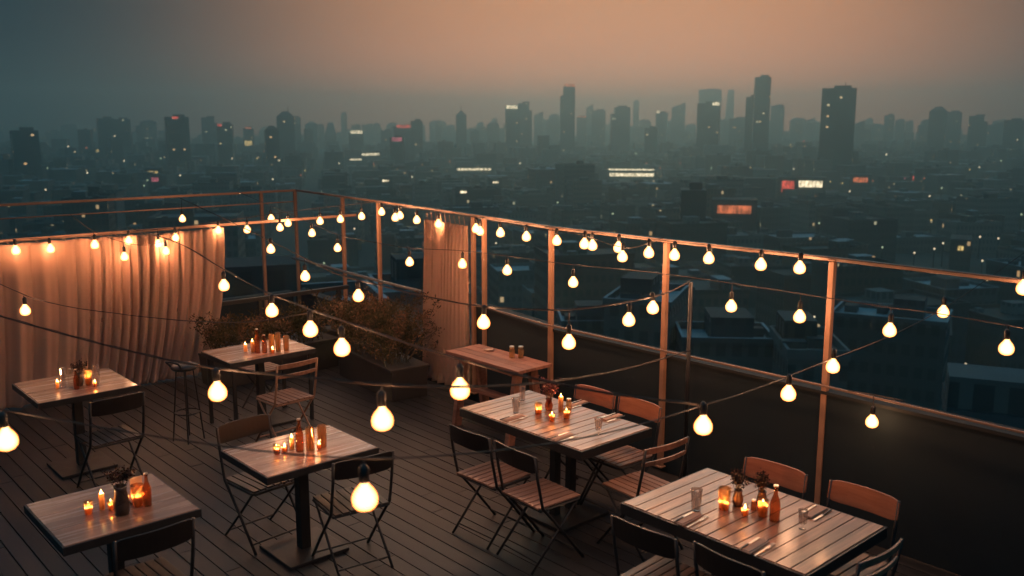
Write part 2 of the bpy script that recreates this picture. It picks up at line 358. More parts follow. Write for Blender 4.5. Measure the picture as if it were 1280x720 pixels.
# ------------------------------------------------------------------ plants
def bush(name, loc, size, box, label, n=5200, seed=1, tall=.55, rz=0):
    r = random.Random(seed); t = empty(name, loc, rz); tag(t, label, 'shrub')
    bx, by, bz = box; m = MB(); m.box((0, 0, bz / 2), (bx, by, bz), top=1.03); m.box((0, 0, bz + .01), (bx + .05, by + .05, .03)); m.build('planter', M['planter'], t, bevel=.006)
    lf = MB(); st = MB()
    sticks = []
    for k in range(int(64 * size[0] * size[1]) + 44):
        a = Vector((r.uniform(-bx * .45, bx * .45), r.uniform(-by * .4, by * .4), bz))
        q = Vector((a.x + r.gauss(0, .28) * size[0], a.y + r.gauss(0, .26) * size[1], bz + size[2] * (r.uniform(.35, 1.0) ** .8)))
        q.x = max(-size[0] * .55, min(size[0] * .55, q.x)); mid = (a + q) / 2 + Vector((r.gauss(0, .03), r.gauss(0, .03), .05))
        sticks.append((a, mid, q)); st.tube([a, mid, q], [.006, .004, .002], 4)
    for k in range(n):
        a, mid, q = r.choice(sticks); u = r.uniform(.15, 1.05) ** .6
        p = (a * (1 - u) ** 2 + mid * 2 * u * (1 - u) + q * u * u); sp = .045 * (1.3 - u * .7)
        p += Vector((r.gauss(0, sp), r.gauss(0, sp), r.gauss(0, sp)))
        d = Vector((r.gauss(0, 1), r.gauss(0, 1), r.gauss(.6, .7))).normalized(); s = d.cross(Vector((r.gauss(0, 1), r.gauss(0, 1), r.gauss(0, 1)))).normalized()
        L = r.uniform(.025, .065); w = L * r.uniform(.09, .2); e = p + d * L; c = p + d * L * .5 + s.cross(d) * L * .12
        lf.add([p, c + s * w, e, c - s * w], [(0, 1, 2), (0, 2, 3)])
    st.build('stem', M['stem'], t); lf.build('foliage', M['leaf'], t); return t
bush('shrub', (5.72, 8.62, 0), (1.0, 1.15, .70), (.44, 1.35, .34), 'wide feathery shrub in a dark planter beside the hanging curtain', 8500, 3, rz=-.12)
bush('shrub', (6.15, 9.85, 0), (.8, .9, .42), (.42, .9, .36), 'smaller feathery shrub behind the wide one, close to the frame corner', 4200, 4)
bush('shrub', (5.0, 9.9, 0), (1.4, .6, .46), (1.6, .38, .34), 'reddish shrub in a dark planter behind the far bottle table, beside the long curtain', 6500, 5)

# ------------------------------------------------------------------ tables
def pedestal(t, x, y, h=.72, w=.075, base=.46):
    MB().bar((x, y, .02), (x, y, h), w).build('column', M['metal'], t, bevel=.004)
    return MB().box((x, y, .012), (base, base, .024)).build('base', M['metal'], t, bevel=.004)
def slat_table(name, x0, x1, y0, y1, label):
    cx, cy = (x0 + x1) / 2, (y0 + y1) / 2; w, l = x1 - x0, y1 - y0; t = empty(name, (cx, cy, 0)); tag(t, label, 'table')
    n = round(l / .088); s = l / n; m = MB()
    for k in range(n): m.box((random.uniform(-.001, .001), -l / 2 + s * (k + .5), .738 + random.uniform(-.0008, .0008)), (w - .004, s - .0052, .024))
    m.build('tabletop', M['slatx'], t, bevel=.002)
    f = MB()
    for sx in (-1, 1): f.box((sx * (w / 2 + .006), 0, .712), (.012, l + .024, .066))
    for sy in (-1, 1): f.box((0, sy * (l / 2 + .006), .7125), (w - .002, .012, .065))
    f.build('table_frame', M['metal'], t)
    for sx in (-1, 1): MB().bar((sx * .085, -.12, .02), (sx * .085, -.12, .70), .062).build('column', M['metal'], t, bevel=.004)
    MB().box((0, -.12, .69), (.4, .3, .016)).build('top_plate', M['metal'], t); MB().box((0, -.12, .012), (.52, .5, .024)).build('base', M['metal'], t, bevel=.004)
    return t
def plank_table(name, x0, x1, y0, y1, label, legs=False):
    cx, cy = (x0 + x1) / 2, (y0 + y1) / 2; w, l = x1 - x0, y1 - y0; t = empty(name, (cx, cy, 0)); tag(t, label, 'table')
    n = 3; s = l / n; m = MB()
    for k in range(n): m.box((0, -l / 2 + s * (k + .5), .737), (w, s - .0025, .026))
    m.build('tabletop', M['plank'], t, bevel=.0015)
    f = MB()
    for sx in (-1, 1): f.box((sx * (w / 2 + .005), 0, .722), (.010, l + .02, .048))
    for sy in (-1, 1): f.box((0, sy * (l / 2 + .005), .7225), (w - .002, .010, .047))
    f.build('table_frame', M['metal'], t)
    if legs:
        for sx in (-1, 1):
            for sy in (-1, 1): MB().bar((sx * (w / 2 - .04), sy * (l / 2 - .04), 0), (sx * (w / 2 - .04), sy * (l / 2 - .04), .69), .03).build('leg', M['metal'], t)
        pedestal(t, 0, 0, .69, .07, .5)
    else: pedestal(t, 0, 0, .69)
    return t
slat_table('slatted_table', 4.375, 5.11, 4.14, 5.46, 'slatted wooden table laid with four settings and a pink dried bouquet')
slat_table('slatted_table', 3.92, 4.755, 2.16, 3.36, 'nearest slatted wooden table at lower right with plants and a dark bottle')
plank_table('plank_table', 1.9, 2.69, 7.85, 8.63, 'orange-lit plank table in front of the long curtain at far left')
plank_table('plank_table', 1.26, 2.0, 4.97, 5.71, 'dim plank table in the near left corner with a dark leafy vase')
plank_table('plank_table', 2.53, 3.36, 5.145, 5.81, 'plank table with a bottle and two tall glasses beside the two dark chairs')
plank_table('plank_table', 3.62, 4.52, 8.01, 8.66, 'farthest plank table crowded with bottles, in front of the reddish shrub', legs=True)
t = empty('side_table', (5.66, 6.5, 0)); tag(t, 'rustic reddish wooden side table against the parapet with two small jars', 'table')
m = MB()
for k in range(4): m.box((-.165 + k * .11, 0, .735), (.107, 1.08, .03))
m.build('tabletop', M['rustic'], t, bevel=.003)
for sy in (-1, 1):
    for sx in (-1, 1): MB().bar((sx * .2, sy * .40, 0), (sx * .09, sy * .40, .72), .09, .05).build('leg', M['rustic'], t, bevel=.003)
    MB().box((0, sy * .40, .698), (.4, .05, .04)).build('cleat', M['rustic'], t)
MB().box((0, 0, .36), (.10, .75, .035)).build('stretcher', M['rustic'], t); MB().box((-.02, 0, .65), (.04, .74, .07)).build('apron', M['rustic'], t)

# ------------------------------------------------------------------ chairs
def make_chair(name, style, dark=False, mm='metal'):
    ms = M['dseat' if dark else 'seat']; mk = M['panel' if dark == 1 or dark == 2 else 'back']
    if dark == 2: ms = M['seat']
    t = empty(name); tag(t, 'chair', 'chair'); W = .20
    m = MB(); n = 7
    for k in range(n):
        yy = -W + .4 * (k + .5) / n; m.box((.01, yy, .449 + .006 * math.cos((yy / W) * 1.3)), (.385, .049, .013))
    m.build('seat', ms, t, bevel=.003)
    f = MB(); 
    f.tube([(-.165, -W, .434), (.185, -W, .434), (.205, -W + .03, .434), (.205, W - .03, .434), (.185, W, .434), (-.165, W, .434)], .009, 6); f.tube([(-.165, -W, .434), (-.165, W, .434)], .008, 6)
    f.build('seat_frame', M[mm], t)
    for s in (-1, 1):
        y = s * (W + .012)
        MB().tube([(.22, y, .0), (.02, y, .25), (-.155, y, .455), (-.20, y, .66), (-.225, y, .83)], .0105, 8).build('back_post', M[mm], t, True)
        MB().tube([(-.23, s * (W - .012), 0), (.0, s * (W - .012), .24), (.175, s * (W - .012), .43)], .0095, 8).build('leg', M[mm], t, True)
    MB().tube([(.17, -W - .01, .06), (.17, W + .01, .06)], .007, 6).build('stretcher', M[mm], t); MB().tube([(-.17, -W + .01, .06), (-.17, W - .01, .06)], .007, 6).build('stretcher', M[mm], t)
    def slat(z0, z1, th=.014, bow=.035, hw=.222):
        k = 12; vs = []; fs = []
        for i in range(k + 1):
            u = -1 + 2 * i / k; y = u * hw; r = (1 - (abs(u) ** 8) * .25)
            zc = (z0 + z1) / 2; hh = (z1 - z0) / 2 * r
            for z in (zc - hh, zc + hh):
                xb = -.155 - .06 * (z - .455) / .2 if z < .66 else -.20 - .025 * (z - .66) / .17
                x = xb - bow * (1 - u * u) + .004
                vs += [(x + th / 2, y, z), (x - th / 2, y, z)]
        for i in range(k):
            a = i * 4; b = a + 4
            fs += [(a, a + 2, b + 2, b), (a + 1, b + 1, b + 3, a + 3), (a + 2, a + 3, b + 3, b + 2), (a, b, b + 1, a + 1)]
        fs += [(0, 1, 3, 2), (k * 4, k * 4 + 2, k * 4 + 3, k * 4 + 1)]
        return MB().add(vs, fs)
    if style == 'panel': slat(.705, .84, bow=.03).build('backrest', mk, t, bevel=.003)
    else:
        slat(.79, .835, bow=.03).build('back_slat', M['seat'], t, bevel=.003); slat(.70, .735, bow=.03).build('back_slat', M['seat'], t, bevel=.003)
    return t
pan = make_chair('folding_chair', 'panel'); pdk = make_chair('dark_folding_chair', 'panel', 1); pds = make_chair('wood_seat_chair', 'panel', 2); sl = make_chair('slat_back_chair', 'slats'); cop = make_chair('copper_frame_chair', 'slats', mm='post')  # last one: dark frame recoloured copper, lamplight painted into the metal
G1 = 'folding chairs with one wide back panel'; G2 = 'folding chairs with two back slats'
R = math.radians
E, N_, W_ = 0, PI / 2, PI
for (x, y, rz, lb) in [
    (4.13, 4.80, E + R(2), 'folding chair on the near side of the bouquet table, the one farther left'),
    (4.13, 4.30, E - R(3), 'folding chair on the near side of the bouquet table, the one nearer the table legs'),
    (5.115, 4.90, W_ + R(1), 'folding chair beyond the bouquet table with the brighter orange back panel'),
    (5.13, 4.45, W_ - R(2), 'folding chair beyond the bouquet table whose panel is partly behind the two-slat chair'),
    (4.71, 2.96, W_ + R(2), 'folding chair beyond the nearest table, directly behind its leafy vases'),
    (4.75, 2.40, W_ - R(1), 'folding chair with the dimmest panel, beyond the right end of the nearest table'),
    (3.83, 2.96, E + R(3), 'folding chair on the near side of the nearest table under its left corner'),
    (3.88, 2.43, E - R(3), 'folding chair cut by the bottom edge of the photo, before the nearest table'),
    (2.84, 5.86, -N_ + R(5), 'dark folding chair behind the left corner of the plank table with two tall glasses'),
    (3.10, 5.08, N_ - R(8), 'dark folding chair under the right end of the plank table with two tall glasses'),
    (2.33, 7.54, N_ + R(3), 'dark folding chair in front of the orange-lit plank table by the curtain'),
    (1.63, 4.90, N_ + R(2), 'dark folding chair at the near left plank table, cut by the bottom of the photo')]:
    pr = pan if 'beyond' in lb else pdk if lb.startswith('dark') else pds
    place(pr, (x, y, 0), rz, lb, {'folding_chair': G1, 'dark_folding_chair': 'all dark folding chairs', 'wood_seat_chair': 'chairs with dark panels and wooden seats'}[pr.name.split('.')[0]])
for (x, y, rz, lb) in [
    (4.77, 3.92, N_ - R(4), 'two-slat chair at the end of the bouquet table, between the two slatted tables'),
    (4.30, 2.18, N_ - R(2), 'two-slat chair at the right end of the nearest table in the lower right'),
    (3.95, 7.58, N_ + R(4), 'lamplit copper-framed chair pulled out before the farthest plank table')]:
    place(cop if 'copper' in lb else sl, (x, y, 0), rz, lb, None if 'copper' in lb else G2)
t = empty('folding_stool', (4.28, 8.72, 0), R(4)); tag(t, 'small slatted stool tucked under the farthest plank table', 'stool')
m = MB()
for k in range(6): m.box((0, -.17 + k * .068, .45), (.34, .05, .014))
m.build('seat', M['seat'], t)
for s in (-1, 1):
    MB().tube([(-.16, s * .16, 0), (.15, s * .16, .44)], .009, 6).build('leg', M['metal'], t); MB().tube([(.16, s * .14, 0), (-.15, s * .14, .44)], .009, 6).build('leg', M['metal'], t)
t = empty('tall_stool', (3.28, 8.28, 0), R(20)); tag(t, 'tall dark stool with a round seat standing alone before the long curtain', 'stool')
MB().lathe([(0, .70), (.11, .70), (.125, .715), (.125, .735), (.10, .75), (0, .752)], n=20).build('seat', M['metal'], t, True)
MB().tube([(-.10, -.07, .74), (-.14, -.08, .79), (-.15, 0, .80), (-.14, .08, .79), (-.10, .07, .74)], .010, 6).build('backrest', M['metal'], t, True)
for q in range(4):
    a = PI / 4 + q * PI / 2; MB().tube([(.075 * math.cos(a), .075 * math.sin(a), .70), (.14 * math.cos(a), .14 * math.sin(a), 0)], .007, 6).build('leg', M['metal'], t)
MB().tube([(.113 * math.cos(2 * PI * k / 16), .113 * math.sin(2 * PI * k / 16), .28) for k in range(17)], .007, 6).build('foot_ring', M['metal'], t)

# ------------------------------------------------------------------ things on the tables
TZ = .7515
def lamp(name, loc, w, parent, rad=.03, col=(1, .45, .22)):
    L = bpy.data.lights.new(name, 'POINT'); L.energy = w; L.color = col; L.shadow_soft_size = rad
    o = bpy.data.objects.new(name, L); COL.objects.link(o); o.location = loc
    if parent: o.parent = parent
    return o
def tumbler(p, h, r0, r1, label, mat='glass', name='tumbler', foot=False):
    t = empty(name, p, random.uniform(0, 3)); tag(t, label, 'glass')
    if foot: prof = [(0, 0), (r0 * .9, 0), (r0 * .9, .005), (.007, .012), (.006, h * .2), (r0, h * .32), (r1, h), (r1 - .002, h), (r0 - .003, h * .34), (0, h * .30)]
    else: prof = [(0, 0), (r0, 0), (r1, h), (r1 - .0022, h), (r0 - .003, .012), (0, .010)]
    MB().lathe(prof, n=20).build('glass_body', M[mat], t, True)
    MB().tube([(r1 * math.cos(2 * PI * k / 20), r1 * math.sin(2 * PI * k / 20), h) for k in range(21)], .0015, 5).build('rim', M['glass'], t, True); return t
def bottle(p, h, r, label, mat='brown', cat='bottle'):
    t = empty('bottle', p, random.uniform(0, 3)); tag(t, label, cat)
    MB().lathe([(0, 0), (r, .002), (r, h * .48), (r * .92, h * .56), (r * .42, h * .76), (r * .36, h * .93), (r * .48, h * .94), (r * .48, h * .99), (r * .3, h)], n=20).build('bottle_body', M[mat], t, True)
    MB().lathe([(0, h * .985), (r * .5, h * .985), (r * .5, h * 1.02), (0, h * 1.02)], n=12).build('cap', M['steel'], t); return t
def votive(p, label, h=.07, r=.028, wax=.03, mat='amber', w=1.0, name='votive_candle'):
    t = empty(name, p, 0); tag(t, label, 'candle')
    MB().lathe([(0, 0), (r * .85, 0), (r, h), (r - .002, h), (r * .8, .006), (0, .005)], n=20).build('holder', M[mat], t, True)
    wax += .012; MB().lathe([(0, .0055), (r * .74, .0055), (r * .78, wax), (r * .68, wax), (r * .6, wax - .016), (0, wax - .017)], n=16).build('wax', M['wax'], t, True)
    wax -= .014; MB().lathe([(0, wax), (.006, wax + .006), (.0085, wax + .016), (.0045, wax + .034), (0, wax + .048)], n=10).build('flame', M['flame'], t, True)
    lamp('flame_light', (0, 0, wax + .016), CANDLE_W * w, t, .006, (1, .42, .14)); return t
def pillar(p, label, h=.1, r=.022, w=.8):
    t = empty('pillar_candle', p, 0); tag(t, label, 'candle')
    MB().lathe([(0, 0), (r, 0), (r, h), (r * .86, h + .002), (r * .72, h - .022), (0, h - .024)], n=18).build('wax', M['wax'], t, True)
    h -= .02; MB().lathe([(0, h), (.006, h + .006), (.0085, h + .016), (.0045, h + .034), (0, h + .048)], n=10).build('flame', M['flame'], t, True)
    lamp('flame_light', (0, 0, h + .018), CANDLE_W * w, t, .006, (1, .42, .14)); return t
def bouquet(p, label, hh=.20, spread=.07, mat='dry', vase='brown', vh=.09, vr=.03, n=420, seed=1):
    r = random.Random(seed); t = empty('flower_vase', p, 0); tag(t, label, 'vase')
    MB().lathe([(0, 0), (vr * .9, 0), (vr * 1.1, vh * .4), (vr * .75, vh * .85), (vr * .9, vh), (vr * .8, vh), (vr * .6, vh * .8), (0, .01)], n=18).build('vase_body', M[vase], t, True)
    st = MB(); lf = MB(); tips = []
    for k in range(22):
        a = r.uniform(0, 2 * PI); q = Vector((math.cos(a) * spread * r.uniform(.1, 1), math.sin(a) * spread * r.uniform(.1, 1), vh + (hh - vh) * r.uniform(.5, 1)))
        st.tube([(0, 0, vh * .4), q * .6 + Vector((0, 0, .04)), q], .0012, 4); tips.append(q)
    for k in range(n):
        q = r.choice(tips); u = r.uniform(.45, 1.02); p0 = Vector((q.x * u, q.y * u, vh + (q.z - vh) * u)) + Vector((r.gauss(0, .009), r.gauss(0, .009), r.gauss(0, .009)))
        d = Vector((r.gauss(0, 1), r.gauss(0, 1), r.gauss(.4, 1))).normalized(); s = d.cross(Vector((r.gauss(0, 1), r.gauss(0, 1), r.gauss(0, 1)))).normalized(); L = r.uniform(.010, .022)
        lf.add([p0, p0 + d * L * .5 + s * L * .3, p0 + d * L, p0 + d * L * .5 - s * L * .3], [(0, 1, 2), (0, 2, 3)])
    st.build('stem', M['stem'], t); lf.build('blossom' if mat == 'dry' else 'foliage', M[mat], t); return t
def jar(p, h, r, label, filled='brown'):
    t = empty('condiment_jar', p, 0); tag(t, label, 'jar')
    MB().lathe([(0, 0), (r, 0), (r, h * .8), (r * .8, h * .9), (r * .8, h)], n=16).build('jar_body', M[filled], t, True); MB().lathe([(0, h), (r * .85, h), (r * .85, h * 1.14), (0, h * 1.14)], n=16).build('lid', M['steel'], t); return t
def setting(p, rz, where):
    z = p.z
    # folded napkin
    t = empty('napkin', p, rz); tag(t, 'folded linen napkin ' + where, 'napkin', 'napkins of the place settings'); m = MB()
    m.box((0, 0, .004), (.20, .05, .006)); m.box((.003, .004, .0095), (.19, .038, .004)); m.build('napkin_cloth', M['napkin'], t, bevel=.0015)
    def off(a): return (p.x - math.sin(rz) * a, p.y + math.cos(rz) * a, z)
    k = empty('knife', off(.045), rz); tag(k, 'table knife ' + where, 'knife', 'knives of the place settings')
    MB().box((.055, 0, .004), (.11, .016, .0018), top=.9).build('blade', M['steel'], k); MB().box((-.05, 0, .0045), (.10, .011, .005)).build('handle', M['metal'], k, bevel=.0015)
    k = empty('fork', off(-.05), rz); tag(k, 'table fork ' + where, 'fork', 'forks of the place settings')
    MB().box((-.04, 0, .004), (.12, .009, .003)).build('handle', M['steel'], k)
    m = MB().box((.04, 0, .0042), (.045, .02, .0022))
    for q in range(4): m.box((.085, -.0075 + q * .005, .0046), (.046, .0022, .002))
    m.build('tines', M['steel'], k)
def on(x, y): return atz(x, y, TZ)
# bouquet table (A)
tumbler(on(653, 500), .13, .022, .027, 'tall tumbler at the back left of the bouquet table')
tumbler(on(645, 516), .12, .022, .034, 'flared tumbler at the left of the bouquet table, beside a setting')
tumbler(on(748, 543), .12, .022, .030, 'footed glass near the right end of the bouquet table', foot=True)
votive(on(673, 517), 'lit amber candle, leftmost on the bouquet table', .085, .03, .03, w=1.2)
votive(on(690, 526), 'small lit candle at the front of the bouquet table centrepiece', .06, .024, .03, w=1.0)
votive(on(708, 523), 'lit candle in amber glass, rightmost on the bouquet table', .075, .028, .04, w=1.2)
pillar(on(701, 514), 'slim tall candle behind the small votives of the bouquet table', .12, .02, .7)
bouquet(on(686, 512), 'glass vase with a pink dried bouquet amid candles', .25, .085, seed=3, n=700)
jar(on(711, 512), .08, .022, 'round amber jar behind the rightmost candle of the bouquet table', 'amber')
setting(on(642, 523), R(2), 'at the left front of the bouquet table'); setting(on(703, 547), R(2), 'at the front corner of the bouquet table')
setting(on(722, 505), R(182), 'behind the candles of the bouquet table'); setting(on(765, 522), R(182), 'at the right rear of the bouquet table, behind the footed glass')
# nearest table (B)
tumbler(on(870, 638), .13, .026, .034, 'flared tumbler at the left end of the nearest table')
tumbler(on(1003, 661), .11, .022, .027, 'footed glass at the right end of the nearest table', foot=True)
votive(on(905, 636), 'lit candle in tall ribbed glass at the left of the nearest table centrepiece', .13, .036, .03, w=1.2)
votive(on(931, 644), 'tiny lit candle at the front of the nearest table centrepiece', .05, .022, .025, w=1.0)
votive(on(953, 645), 'glowing candle jar beside the dark bottle on the nearest table', .10, .032, .06, w=1.2)
bottle(on(968, 651), .21, .029, 'dark bottle with a pale cap on the nearest table', 'brown')
bouquet(on(922, 632), 'leafy dark reddish sprig in a vase, left of the two on the nearest table', .22, .06, 'darkleaf', 'clay', .10, .03, 500, 7)
bouquet(on(952, 632), 'bushy dark plant in a small vase behind the glowing jar of the nearest table', .20, .06, 'darkleaf', 'clay', .09, .03, 520, 8)
jar(on(942, 637), .055, .017, 'small shaker between the candles of the nearest table')
setting(on(862, 650), R(3), 'at the left front of the nearest table'); setting(on(945, 684), R(3), 'at the front centre of the nearest table'); setting(on(1020, 641), R(182), 'at the far right of the nearest table, behind the footed glass')
# plank table by the curtain (T1)
pillar(on(72, 485), 'small slim candle at the left of the curtain-side plank table', .055, .014, 2.0)
tumbler(on(79, 484), .17, .024, .028, 'tall clear tumbler beside the slim candle on the curtain-side plank table')
bottle(on(89, 484), .16, .022, 'short clear bottle in the middle of the curtain-side plank table', 'glass')
bottle(on(96, 486), .17, .022, 'brown bottle in the middle of the curtain-side plank table')
bouquet(on(100, 482), 'dark vase with dusky sprigs on the curtain-side plank table', .22, .07, 'darkleaf', 'clay', .11, .03, 420, 11)
votive(on(111, 481), 'glowing lantern jar on the curtain-side plank table', .13, .033, .06, w=2.6)
tumbler(on(121, 480), .17, .026, .030, 'tall glass at the right of the curtain-side plank table')
votive(on(119, 483), 'tiny candle by the tall glass of the curtain-side plank table', .045, .016, .02, w=.5)
# near left plank table (T2)
votive(on(111, 642), 'lit candle in a small lidded jar, leftmost on the near left plank table', .075, .025, .028, w=.9)
pillar(on(128, 636), 'slim glowing candle on the near left plank table', .095, .016, .8)
votive(on(139, 637), 'dim small candle just left of the dark vase on the near left plank table', .06, .02, .022, w=.4)
bouquet(on(153, 642), 'tall dark vase with black leafy sprigs on the near left plank table', .27, .08, 'darkleaf', 'clay', .17, .042, 520, 12)
votive(on(173, 632), 'orange glowing glass right of the dark vase on the near left plank table', .13, .036, .05, w=1.0)
bottle(on(185, 632), .20, .024, 'slim dark bottle at the right of the near left plank table')
t = empty('menu_card', on(172, 628), R(8)); tag(t, 'small upright printed card behind the orange glass of the near left plank table', 'card')
MB().box((0, 0, .085), (.075, .004, .15)).build('card', M['paper'], t); MB().box((0, 0, .006), (.08, .03, .012)).build('card_holder', M['metal'], t)
# plank table with the two tall glasses (T3)
votive(on(346, 567), 'lit candle in clear glass, leftmost on the plank table with two tall glasses', .065, .024, .025, w=1.0)
votive(on(356, 564), 'squat round amber candle on the plank table with two tall glasses', .04, .022, .018, w=.5)
pillar(on(365, 561), 'glowing slim candle beside the brown bottle', .085, .016, .9)
bottle(on(375, 564), .23, .028, 'brown bottle standing at the middle of the plank table with two tall glasses')
tumbler(on(388, 562), .16, .029, .031, 'tall amber glass, left of the two beside the brown bottle', 'amber')
tumbler(on(403, 558), .155, .030, .032, 'tall amber glass, right of the two beside the brown bottle', 'amber')
votive(on(399, 561), 'little candle at the foot of the right tall amber glass', .04, .016, .02, w=.6)
# farthest plank table (T4)
pillar(on(307, 439), 'short candle alone at the left of the farthest plank table', .07, .018, 2.4)
pillar(on(316, 440), 'taller candle beside the bottles of the farthest plank table', .11, .018, 2.4)
bottle(on(322, 441), .24, .028, 'tallest brown bottle on the farthest plank table')
bottle(on(331, 441), .18, .026, 'shorter brown bottle on the farthest plank table')
tumbler(on(340, 440), .18, .026, .028, 'left of the three tall glasses on the farthest plank table', 'amber')
tumbler(on(348, 439), .19, .025, .027, 'middle of the three tall glasses on the farthest plank table', 'amber')
tumbler(on(358, 438), .15, .026, .029, 'right of the three tall glasses on the farthest plank table', 'amber')
votive(on(341, 441), 'small candle in front of the tall glasses on the farthest plank table', .05, .02, .025, w=2.2)
# side table
jar(on(640, 447), .10, .028, 'left of the two small jars on the rustic side table', 'amber'); jar(on(651, 447), .10, .028, 'right of the two small jars on the rustic side table', 'amber')
t = empty('saucer', on(611, 438), 0); tag(t, 'small pale saucer at the back of the rustic side table', 'saucer'); MB().lathe([(0, .003), (.03, .002), (.055, .012), (.056, .014), (.03, .006), (0, .006)], n=20).build('saucer_body', M['napkin'], t, True)

# ------------------------------------------------------------------ string lights
def catmull(pts, q):
    for i in range(len(pts) - 1):
        if pts[i][0] <= q <= pts[i + 1][0]:
            p0 = pts[max(i - 1, 0)]; p1 = pts[i]; p2 = pts[i + 1]; p3 = pts[min(i + 2, len(pts) - 1)]; h = p2[0] - p1[0]; u = (q - p1[0]) / h
            m1 = (p2[1] - p0[1]) / (p2[0] - p0[0]) * h; m2 = (p3[1] - p1[1]) / (p3[0] - p1[0]) * h
            return (2 * u ** 3 - 3 * u * u + 1) * p1[1] + (u ** 3 - 2 * u * u + u) * m1 + (-2 * u ** 3 + 3 * u * u) * p2[1] + (u ** 3 - u * u) * m2
    return pts[0][1] if q < pts[0][0] else pts[-1][1]
BR = .044
def bulb_proto():
    prof = [(.0130, .056), (.0150, .048), (.0225, .0385), (.0325, .0265), (.0405, .011), (.0435, -.004), (.041, -.022), (.030, -.036), (.014, -.043), (0, -.0445)]
    g = MB().lathe(prof, n=20); me = g.build('glass', M['bulb'], None, True)
    s = MB().lathe([(0, .052), (.0150, .054), (.017, .058), (.0175, .104), (.012, .112), (.006, .118), (0, .118)], n=12); so = s.build('socket', M['socket'], None, True)
    return me, so
GL, SO = bulb_proto(); first_bulb = [True]
def add_bulb(parent, pos, drop, w):
    """pos = bulb centre, drop = height of the cable above it"""
    b = empty('light_bulb', pos); b.parent = parent
    if first_bulb[0]: g, s = GL, SO; first_bulb[0] = False
    else: g, s = GL.copy(), SO.copy(); COL.objects.link(g); COL.objects.link(s)
    g.parent = b; s.parent = b
    s.rotation_euler = (random.uniform(-.05, .05), random.uniform(-.05, .05), 0)
    if drop > .12: MB().tube([(0, 0, .115), (0, 0, drop)], .0035, 6).build('cord', M['cable'], b)
    lamp('bulb_light', (0, 0, 0), w, b)
NSTR = [0]
def string_light(label, wire, depth, bulbs, w=None, r=.0034, twin=False):
    t = empty('string_light'); tag(t, label, 'string light', 'warm bulb strings over the terrace'); idep = [(x, 1 / d) for x, d in depth]
    x0, x1 = wire[0][0], wire[-1][0]; n = max(12, int((x1 - x0) / 7)); pts = []
    for i in range(n + 1):
        x = x0 + (x1 - x0) * i / n; pts.append(atd(x, catmull(wire, x), 1 / catmull(idep, x)))
    m = MB(); m.tube(pts, r, 6)
    if twin:
        m.tube([p + Vector((.004 * math.sin(i * 1.1), .004 * math.cos(i * 1.1), .006)) for i, p in enumerate(pts)], r * .7, 5)
    m.build('cable', M['cable'], t, True)
    for bx, by in bulbs:
        d = 1 / catmull(idep, bx); p = atd(bx, by, d); wy = atd(bx, catmull(wire, bx), d); add_bulb(t, p, max(.05, wy.z - p.z), BULB_W if w is None else w)
    return t
RD = [(420, 12.7), (471, 11.75), (591, 9.85), (688, 8.66), (832, 7.64), (1043, 6.58), (1290, 5.58)]
RW = [(471, 253), (595, 271), (688, 284), (832, 301), (1043, 323), (1290, 352)]
string_light('bulb string hung along the underside of the right-hand top rail', RW, [(x, d * .985) for x, d in RD],
    [(477, 265), (500, 269.5), (521, 275), (548, 280), (600, 289), (625.5, 291), (658, 296), (696, 301), (740.5, 307), (773, 309.5), (843, 319), (886, 323), (951, 331), (999.5, 335), (1280, 360)])
string_light('slack bulb string just below the right rail whose end rises to the post joint', [(473, 257), (540, 263), (595, 272), (660, 284), (730, 294), (762, 305), (787, 310), (810, 304), (830, 297)], [(x, d * .96) for x, d in RD],
    [(494, 272), (595, 286), (730.5, 305), (778, 321), (811, 316)])
string_light('bulb string along the curtain rail that runs on to the frame corner', [(-30, 301), (63, 297), (161, 290), (219, 284), (273, 277), (309, 272), (373, 263), (471, 252)], [(-30, 9.1), (20, 9.4), (270, 10.9), (471, 11.7)],
    [(20, 313), (63, 311), (161, 301), (198, 305), (219.5, 297), (273, 288), (309, 287), (350, 284.5), (400, 276.5), (425.5, 274), (452, 270.5)], w=BULB_W * .65)
string_light('long bulb string from the left rail passing behind the posts to the right edge', [(298, 240), (338, 257), (369, 270), (422, 293), (469, 303), (513, 310), (578, 313.5), (635, 320), (700, 329), (827, 342), (960, 361), (1110, 384), (1160, 390), (1290, 412)],
    [(298, 12.6), (512, 9.6), (716, 7.9), (832, 7.4), (1043, 6.35), (1290, 5.4)],
    [(339, 273), (360, 279), (390, 291.5), (422, 310), (512, 327.5), (578, 330), (634, 338), (716.5, 353), (914, 383), (999.5, 396), (1112, 413), (1258, 435)])
string_light('bulb string sagging from the left rail to the slim dark pole', [(225, 248), (277, 272), (329, 297), (371, 318), (422, 343), (471, 356), (533, 371), (600, 383), (690, 388), (727, 386), (772, 380), (832, 367), (866, 350)],
    [(225, 12.3), (338, 9.4), (448, 7.0), (604, 6.0), (711, 5.7), (786, 6.2), (866, 7.55)],
    [(228, 273.5), (338.5, 311.5), (381.5, 345.5), (448, 370), (604.5, 403), (711, 428), (786, 400), (816, 385)], twin=True)
string_light('short bulb string in front of the curtain from the mid rail', [(88, 268), (115, 288), (155, 303), (186, 306), (215, 296), (226, 283)], [(88, 9.6), (226, 10.6)], [(118.5, 306), (155.5, 321), (207.5, 314)])
string_light('bulb string descending from the curtain top across the far table towards the front', [(160, 285), (225, 305), (275, 334), (329, 364), (364, 378), (400, 392), (445, 407), (510, 430), (580, 451), (660, 472), (760, 492), (874, 506)],
    [(160, 10.4), (280, 7.4), (340, 6.3), (388, 5.3), (427, 4.8), (575, 4.0), (874, 4.3)],
    [(280, 357), (340, 388.5), (388, 412), (427.5, 435), (575, 487)], twin=True)
